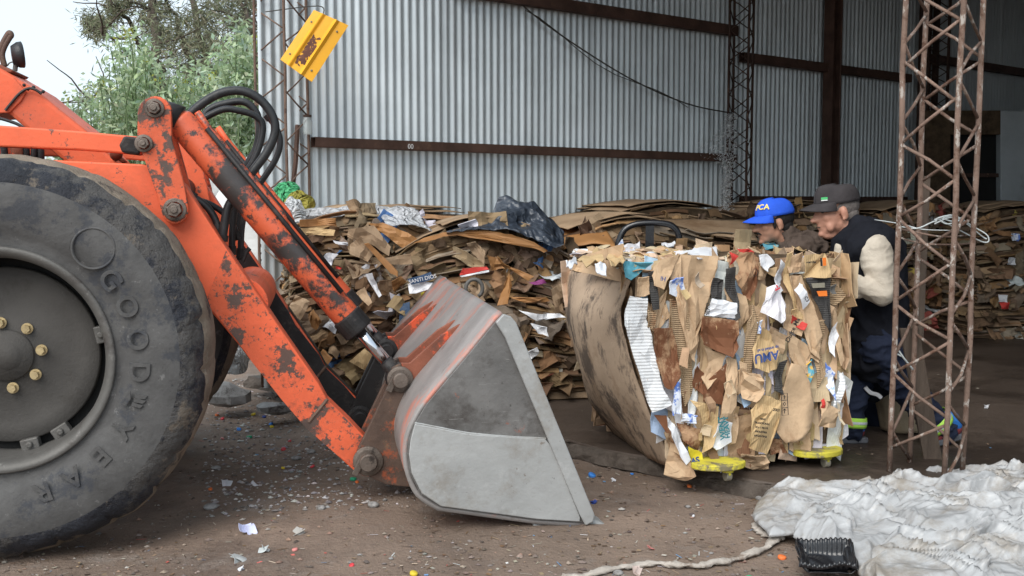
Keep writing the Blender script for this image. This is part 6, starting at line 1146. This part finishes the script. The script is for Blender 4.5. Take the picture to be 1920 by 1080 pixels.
# ------------------------------------------------------------------ trees behind
def leaves(mb, c, rad, n, L, W_, cols, droop=.3):
    for _ in range(n):
        d = V((rnd.gauss(0, 1), rnd.gauss(0, 1), rnd.gauss(0, 1))); d *= rad*abs(rnd.gauss(.5, .3))/max(.01, d.length); p = V(c)+d
        a = V((rnd.uniform(-1, 1), rnd.uniform(-1, 1), rnd.uniform(-1, .7)-droop)).normalized(); b = a.cross(V((rnd.uniform(-1, 1), rnd.uniform(-1, 1), rnd.uniform(-1, 1)))).normalized(); l = L*rnd.uniform(.6, 1.2); w_ = W_*rnd.uniform(.6, 1.2); q = jc(rnd.choice(cols), .25)
        mb.add([p, p+a*l*.5+b*w_, p+a*l, p+a*l*.5-b*w_], [(0, 1, 2, 3)], 0, q)
def limb(mb, a, b, r0, r1, wob, n=7):
    P = [a.lerp(b, i/n)+V((rnd.uniform(-1, 1), rnd.uniform(-1, 1), rnd.uniform(-1, 1)))*wob*(0 if i == 0 else 1) for i in range(n+1)]
    mb.tube(smoothpath(P, 2), [r0+(r1-r0)*i/(2*n) for i in range(2*n+1)], 7); return P
rnd.seed(42); TY = 22.0
tree = thing('tall_tree', 'tall dark needle-leaved tree with bare grey limbs behind the loader', 'tree', gnd(330, 405, 0)*0+V((at(345, 300, TY).x, TY, 0))); to = tree.location.copy()
tb = MB(); nb = MB()
def T(px, py, d=0): return at(px, py, TY+d)-to
limbs = []
for r0, pts in ((.22, [(345, 430), (320, 250), (296, 130), (285, 20), (270, -80)]), (.22, [(350, 430), (405, 280), (425, 230), (400, 150), (370, 60), (350, -60)]), (.12, [(405, 280), (450, 150), (470, 60), (440, -30)]), (.09, [(425, 235), (360, 110), (330, 30), (300, -30)]), (.08, [(300, 160), (250, 60), (215, 10), (190, -30)]),
    (.06, [(318, 240), (270, 210), (220, 180), (170, 190)]), (.06, [(330, 300), (250, 230), (205, 225)]), (.06, [(296, 130), (230, 90), (180, 55)]), (.06, [(310, 200), (370, 130), (400, 90)]), (.07, [(420, 220), (470, 180), (500, 150)]), (.06, [(415, 250), (380, 215), (340, 200)]), (.05, [(300, 330), (270, 290), (240, 300)])):
    P = smoothpath([T(x, y, rnd.uniform(-1.2, 1.2) if i else 0) for i, (x, y) in enumerate(pts)], 5); P = [p+V((rnd.uniform(-1, 1), 0, rnd.uniform(-1, 1)))*.06 for p in P]; n = len(P); tb.tube(P, [r0*(1-.75*i/n)*.75 for i in range(n)], 7); limbs.append(P)
    for k in range(9):
        q = P[rnd.randrange(n//4, n)]; e = q+V((rnd.uniform(-1, 1), rnd.uniform(-1, 1), rnd.uniform(-.5, .8)))*rnd.uniform(.5, 1.3); limb(tb, q, e, .022, .008, .06, 4)
tb.build('trunk', 'bark', tree, smooth=True)
NC = [(.23, .25, .15), (.26, .265, .17), (.15, .17, .105), (.27, .25, .18)]  # needle colours lightened to suggest haze over the tree
for i in range(330):
    px = rnd.gauss(350, 95); py = rnd.uniform(-60, 330)
    lim = 160 if py < 70 else 190
    if px < lim+20*rnd.random() or px > 520: continue
    if noise.noise(V((px/70, py/70, 3.3))) < -.12: continue
    if py > 120 and rnd.random() < .55: continue
    c = T(px, py, rnd.uniform(-2, 2)); leaves(nb, c, rnd.uniform(.35, .6), 80, .20, .012, NC, .2)
for (px, py) in ((165, 38), (180, 45), (192, 52), (172, 50), (200, 40), (185, 60), (225, 15), (240, 5), (215, 25), (205, 5), (165, 190), (200, 225), (210, 230), (460, 30), (470, 60), (440, 50), (420, 20), (480, 100), (390, 30), (370, 80), (350, 40), (310, 20), (470, 10), (400, 60), (450, 90), (300, 50), (270, 30)): 
    for k in range(3): leaves(nb, T(px+rnd.uniform(-9, 9), py+rnd.uniform(-7, 7), rnd.uniform(-1, 1)), .3, 80, .18, .012, NC, .1)
nb.build('crown', 'needles', tree, fixn=False)
LC = [(.44, .54, .32), (.36, .47, .27), (.54, .62, .42), (.27, .37, .20), (.42, .53, .40)]  # leaf colours paled and desaturated, with haze mixed into them
def shrub(label, px, Yd, top, wid, n, seed, cols=LC, base=420, yel=.03):
    rnd.seed(seed); root = thing('tall_shrub', label, 'shrub', V((at(px, 378, Yd).x, Yd, 0)), 0, 'pale green shrubs behind the loader'); so2 = root.location.copy(); st = MB(); lf = MB()
    for k in range(n):
        fx = rnd.gauss(0, .45); ty = top+abs(fx)*55+rnd.uniform(-8, 70); a = V((rnd.uniform(-.2, .2), rnd.uniform(-.2, .2), 0)); b = at(px+fx*wid, ty, Yd+rnd.uniform(-.8, .8))-so2
        P = limb(st, a, b, .018, .005, .07, 8); 
        for q in smoothpath(P, 3)[5:]:
            leaves(lf, q, rnd.uniform(.12, .32), rnd.randint(4, 9), .105, .021, cols, .25)
        if rnd.random() < .15: leaves(lf, b, .10, 9, .05, .018, [(.42, .42, .08)], 0)
    st.build('stem', 'twig', root, smooth=True); lf.build('foliage', 'leaf', root, fixn=False); return root
shrub('wide pale green shrub left of the lever plate, nearest the hood', 180, 14, 165, 120, 56, 1)
shrub('tall thin pale green shrub rising in front of the dark tree trunk', 255, 13, 55, 85, 46, 2)
shrub('pale green shrub with yellowish tufts behind the hydraulic hoses', 375, 13.5, 120, 100, 56, 3)
shrub('pale green shrub against the end of the corrugated wall', 455, 12.5, 55, 65, 44, 4)
shrub('low green shrub seen under the link rod behind the wheel', 90, 15, 290, 130, 26, 5)
# far hedge and grass beyond the yard
rnd.seed(9); mb = MB()
for i in range(9000):
    px = rnd.uniform(-700, 560); Y = rnd.uniform(27, 33); z = abs(rnd.gauss(0, .9)); p = at(px, 378, Y); leaves(mb, V((p.x, p.y, z)), .3, 2, .35, .12, [(.10, .16, .07), (.14, .2, .09), (.2, .28, .14)], 0)
tag(mb.build('far_hedge', 'leaf', fixn=False), 'far green undergrowth beyond the yard', 'undergrowth', kind='stuff')

# ------------------------------------------------------------------ litter, stones
def pebble(mb, c, r, col, fl=.6, n=6):
    R = Matrix.Rotation(rnd.uniform(0, 6.3), 3, 'Z'); k = len(mb.v); mb.ell(c, (r*rnd.uniform(.8, 1.4), r*rnd.uniform(.7, 1), r*fl*rnd.uniform(.7, 1.1)), R, n, 0, col)
    s = rnd.uniform(0, 99)
    for i in range(k, len(mb.v)): mb.v[i] += (mb.v[i]-V(c))*.5*N3(mb.v[i], .9/r*.35, s)
rnd.seed(12); mb = MB()
ST = [(.24, .19, .16), (.16, .12, .10), (.30, .27, .25), (.11, .085, .072), (.26, .17, .13), (.20, .165, .145)]
for i in range(5200):
    px, py = rnd.uniform(-30, 1950), rnd.uniform(700, 1085)
    if 380 < px < 760 and rnd.random() < .5: py = rnd.uniform(700, 860)
    p = gnd(px, py)
    if (p-E0).dot(V((ED.y, -ED.x, 0))) < .03 and ED.dot(p-E0) > -3: continue
    r = .003+.012*rnd.random()**4; pebble(mb, (p.x, p.y, gz(p.x, p.y)+r*.25), r, jc(rnd.choice(ST), .3), .6, 5)
for i in range(3200):
    px, py = rnd.gauss(540, 170), 690+250*rnd.random()**1.4
    if px < 380: continue
    p = gnd(px, py)
    if (p-E0).dot(V((ED.y, -ED.x, 0))) < .03 and ED.dot(p-E0) > -3: continue
    r = .004+.014*rnd.random()**3; pebble(mb, (p.x, p.y, gz(p.x, p.y)+r*.25), r, jc(rnd.choice([(.42, .40, .39), (.33, .31, .30), (.50, .48, .46), (.20, .18, .17)]), .3), .6, 5)
tag(mb.build('gravel', 'stone', fixn=False), 'small gravel scattered over the dirt', 'gravel', kind='stuff')
mb = MB()
for i in range(3200):
    px, py = rnd.uniform(-30, 1950), rnd.uniform(690, 1085); p = gnd(px, py); 
    if 380 < px < 760 and rnd.random() < .5: p = gnd(px, rnd.uniform(690, 850))
    ins = (p-E0).dot(V((ED.y, -ED.x, 0))) < .03 and ED.dot(p-E0) > -3
    if ins and rnd.random() < .85: continue
    z = (.056 if ins else gz(p.x, p.y)+.003); a = rnd.uniform(0, 6.3); t = V((math.cos(a), math.sin(a), rnd.uniform(-.1, .1))); s = V((-t.y, t.x, rnd.uniform(-.2, .3))); k = rnd.random()
    c = jc(rnd.choice([(.28, .2, .13), (.16, .10, .06), (.4, .36, .3), (.09, .06, .045)]), .3)
    if rnd.random() < .15: c = jc(rnd.choice([(.65, .65, .66), (.5, .12, .1), (.15, .3, .5), (.55, .45, .35)]), .2)
    L_, w_ = (.004+.02*k, .001+.0015*rnd.random()) if rnd.random() < .65 else (.003+.008*k, .003+.005*k); q = V((p.x, p.y, z))
    mb.add([q-t*L_-s*w_, q+t*L_-s*w_, q+t*L_+s*w_, q-t*L_+s*w_], [(0, 1, 2, 3)], 0, c)
tag(mb.build('straw_and_crumbs', 'card', fixn=False), 'straw, chips and paper crumbs trodden into the dirt', 'litter', kind='stuff')
def ink(c): 
    n = 'litter_%02x%02x%02x' % tuple(int(x*255) for x in c); 
    if n not in M: M[n] = surf(n, c, .45, 0, .12, 20, [((.12, .09, .07), 60, .6, .1, (1, 1, 1), .6)], .1, 80)
    return n
RED, ORG, GRN, BLU, YLW, PNK, WHI, NAV = (.55, .05, .06), (.75, .18, .05), (.03, .33, .17), (.06, .25, .70), (.65, .48, .04), (.62, .24, .22), (.66, .67, .70), (.03, .06, .25)
def litter(px, py, kind, c, r, label, cat):
    p = gnd(px, py); ins = (p-E0).dot(V((ED.y, -ED.x, 0))) < 0 and ED.dot(p-E0) > -3; z = .054 if ins else gz(p.x, p.y); mb = MB()
    if kind == 'cap': r *= .78; mb.lathe([(r*.92, 0), (r, r*.12), (r, r*.6), (r*.85, r*.75), (.0005, r*.78)], (0, 0, 0), (rnd.uniform(-.5, .5), rnd.uniform(-.5, .1), 1), 18, rf=lambda i, rr, h, a: (rr*(1+(.03*math.sin(a*18) if i in (1, 2) else 0)), h))
    elif kind == 'stone': pebble(mb, (0, 0, r*.25), r, (.2, .18, .17), .55, 12)
    else:
        for k in range(2): scrap(mb, (rnd.uniform(-.3, .3)*r, 0, r*.35), (rnd.uniform(-.8, .8), rnd.uniform(-.9, .2), 1), (rnd.uniform(-1, 1), rnd.uniform(-1, 1), 0), r*1.7, r*1.1, .16, r*.2, (.5, .5, .5), 0, 6)
    nm = {'cap': 'bottle_cap', 'stone': 'stone', 'paper': 'litter_scrap'}[kind]
    o = mb.build(nm, ink(c) if kind != 'stone' else 'stone_plain', smooth=kind != 'paper', solid=.0015 if kind == 'paper' else 0); o.location = (p.x, p.y, z+.002); tag(o, label, cat, {'cap': 'coloured caps and lids littering the dirt', 'stone': 'loose stones on the dirt', 'paper': 'scraps of litter on the dirt'}[kind])
C, S_, PP = 'bottle cap', 'stone', 'scrap'
for a in [(1109, 881, 'cap', BLU, .026, 'large light blue lid between the bucket lip and the bale', C), (1185, 876, 'cap', BLU, .012, 'small blue cap at the crumbled slab edge under the bale', C), (1292, 903, 'cap', ORG, .016, 'flat orange cap beside the torn cardboard tail', C), (1402, 916, 'cap', RED, .015, 'round red cap beyond the left tip of the film heap', C),
 (1466, 1036, 'cap', ORG, .022, 'orange lid left of the black tray', C), (1405, 1071, 'cap', GRN, .019, 'green cap left of the black tray at the bottom', C), (1113, 936, 'paper', NAV, .016, 'dark blue scrap just right of the bucket edge', PP), (775, 1059, 'cap', YLW, .020, 'yellow cap on the dirt below the bucket', C), (662, 888, 'cap', GRN, .022, 'green lid under the pivot of the lift arm', C), (669, 895, 'cap', ORG, .012, 'small orange cap beside the green lid', C),
 (465, 976, 'paper', (.55, .58, .78), .040, 'crumpled white and blue wrapper on the dirt', PP), (553, 1015, 'cap', PNK, .016, 'pink cap below the crumpled wrapper', C), (394, 887, 'cap', ORG, .014, 'orange cap right of the big wheel', C), (475, 753, 'cap', YLW, .022, 'yellow lid in front of the grey rubble block', C), (508, 769, 'cap', BLU, .020, 'blue lid overlapping a yellow one', C), (509, 774, 'cap', YLW, .018, 'yellow lid tucked under a blue one', C), (467, 790, 'cap', GRN, .024, 'dark green lid on the pale gravel', C), (447, 776, 'cap', BLU, .020, 'light blue lid on the gravel', C), (531, 819, 'cap', RED, .020, 'red cap on the gravel under the arm', C),
 (406, 753, 'cap', ORG, .018, 'orange cap beside the far wheel', C), (417, 759, 'cap', RED, .018, 'red cap next to the far wheel', C), (416, 791, 'cap', PNK, .016, 'pink lid on the gravel beside the wheels', C), (586, 861, 'cap', RED, .018, 'red cap below the bend of the lift arm', C), (530, 858, 'cap', YLW, .014, 'small yellow cap under the lift arm', C), (543, 802, 'cap', RED, .014, 'small red cap near the arm edge', C), (495, 757, 'cap', NAV, .018, 'navy cap beside the rubble', C), (660, 1045, 'cap', RED, .014, 'flat red cap near the bottom edge', C), (446, 1067, 'cap', ORG, .02, 'flat orange chip at the very bottom edge', C),
 (475, 886, 'paper', WHI, .022, 'white paper scrap right of the big wheel', PP), (425, 880, 'paper', WHI, .034, 'torn clear wrapper right of the big wheel', PP), (495, 1015, 'paper', (.45, .48, .48), .024, 'grey white chip on the dirt under the arm', PP), (448, 1026, 'paper', (.4, .42, .42), .04, 'long grey flake on the dirt', PP), (452, 1046, 'paper', WHI, .014, 'tiny white scrap near the bottom edge', PP), (560, 985, 'paper', (.4, .38, .35), .03, 'pale flake in the middle of the dirt', PP), (1300, 958, 'paper', WHI, .01, 'tiny white scrap between bucket and film heap', PP), (1150, 890, 'paper', WHI, .014, 'white scrap at the foot of the bale', PP), (1220, 1020, 'paper', PNK, .016, 'pink scrap above the twisted film', PP), (1195, 1062, 'paper', (.5, .4, .36), .022, 'pale pink flake below the twisted film', PP), (1160, 1064, 'stone', (0, 0, 0), .022, 'flat grey stone under the twisted film', S_),
 (700, 938, 'stone', (0, 0, 0), .034, 'dark flat stone below the bucket pivot', S_), (733, 1032, 'stone', (0, 0, 0), .012, 'small dark round stone below the bucket', S_), (404, 848, 'stone', (0, 0, 0), .034, 'dark stone beside the big wheel', S_), (555, 842, 'stone', (0, 0, 0), .034, 'dark wedge of stone under the arm', S_), (584, 830, 'stone', (0, 0, 0), .03, 'grey stone under the arm bend', S_), (394, 920, 'stone', (0, 0, 0), .036, 'brown stone right of the tyre', S_), (602, 940, 'stone', (0, 0, 0), .024, 'small brown stone in the middle of the yard', S_), (1423, 925, 'stone', (0, 0, 0), .02, 'pale stone beside the film heap', S_), (1290, 942, 'stone', (0, 0, 0), .014, 'small stone between the bucket and the film heap', S_), (190, 1072, 'stone', (0, 0, 0), .022, 'grey stone under the big tyre at the bottom edge', S_),
 (1870, 640, 'paper', WHI, .05, 'white scrap on the floor before the far bale', PP), (1840, 628, 'stone', (0, 0, 0), .09, 'grey rubble lump before the far right bale', S_), (1850, 780, 'paper', WHI, .022, 'white scrap on the wet shed floor', PP)]:
    litter(*a)
for px, py, sz, lab in ((515, 752, (.12, .11, .05), 'big angular grey rubble block behind the lift arm'), (430, 735, (.17, .15, .09), 'rough grey rubble heap beside the far wheel')):
    p = gnd(px, py+18); mb = MB(); rnd.seed(int(px)); mb.ell((0, 0, sz[2]*.4), sz, None, 11)
    mb.v = [V((v.x*(1+.7*N3(v, 5, px)), v.y*(1+.7*N3(v, 5, px+3)), v.z*(1+.8*N3(v, 6, px+7)))) for v in mb.v]; o = mb.build('rubble', 'stone_plain'); o.location = p; tag(o, lab, 'rubble')
sp = thing('wood_strip', 'pale thin wooden strip on the dirt beside the big tyre', 'strip', gnd(190, 1043)); s0 = sp.location.copy(); s0.z = 0
for a_, b_ in (((104, 1046), (168, 1042)), ((186, 1043), (266, 1040))):
    a, b = gnd(*a_)-s0, gnd(*b_)-s0; mb = MB(); d = (b-a).normalized(); s = V((-d.y, d.x, 0))*.012; mb.prism([a-s*.6, b-s*.6, b+s*.6, a+s*.6], (0, 0, .006)); o = mb.build('strip_piece', 'castor', sp); o.location.z = gz(s0.x, s0.y)+.004
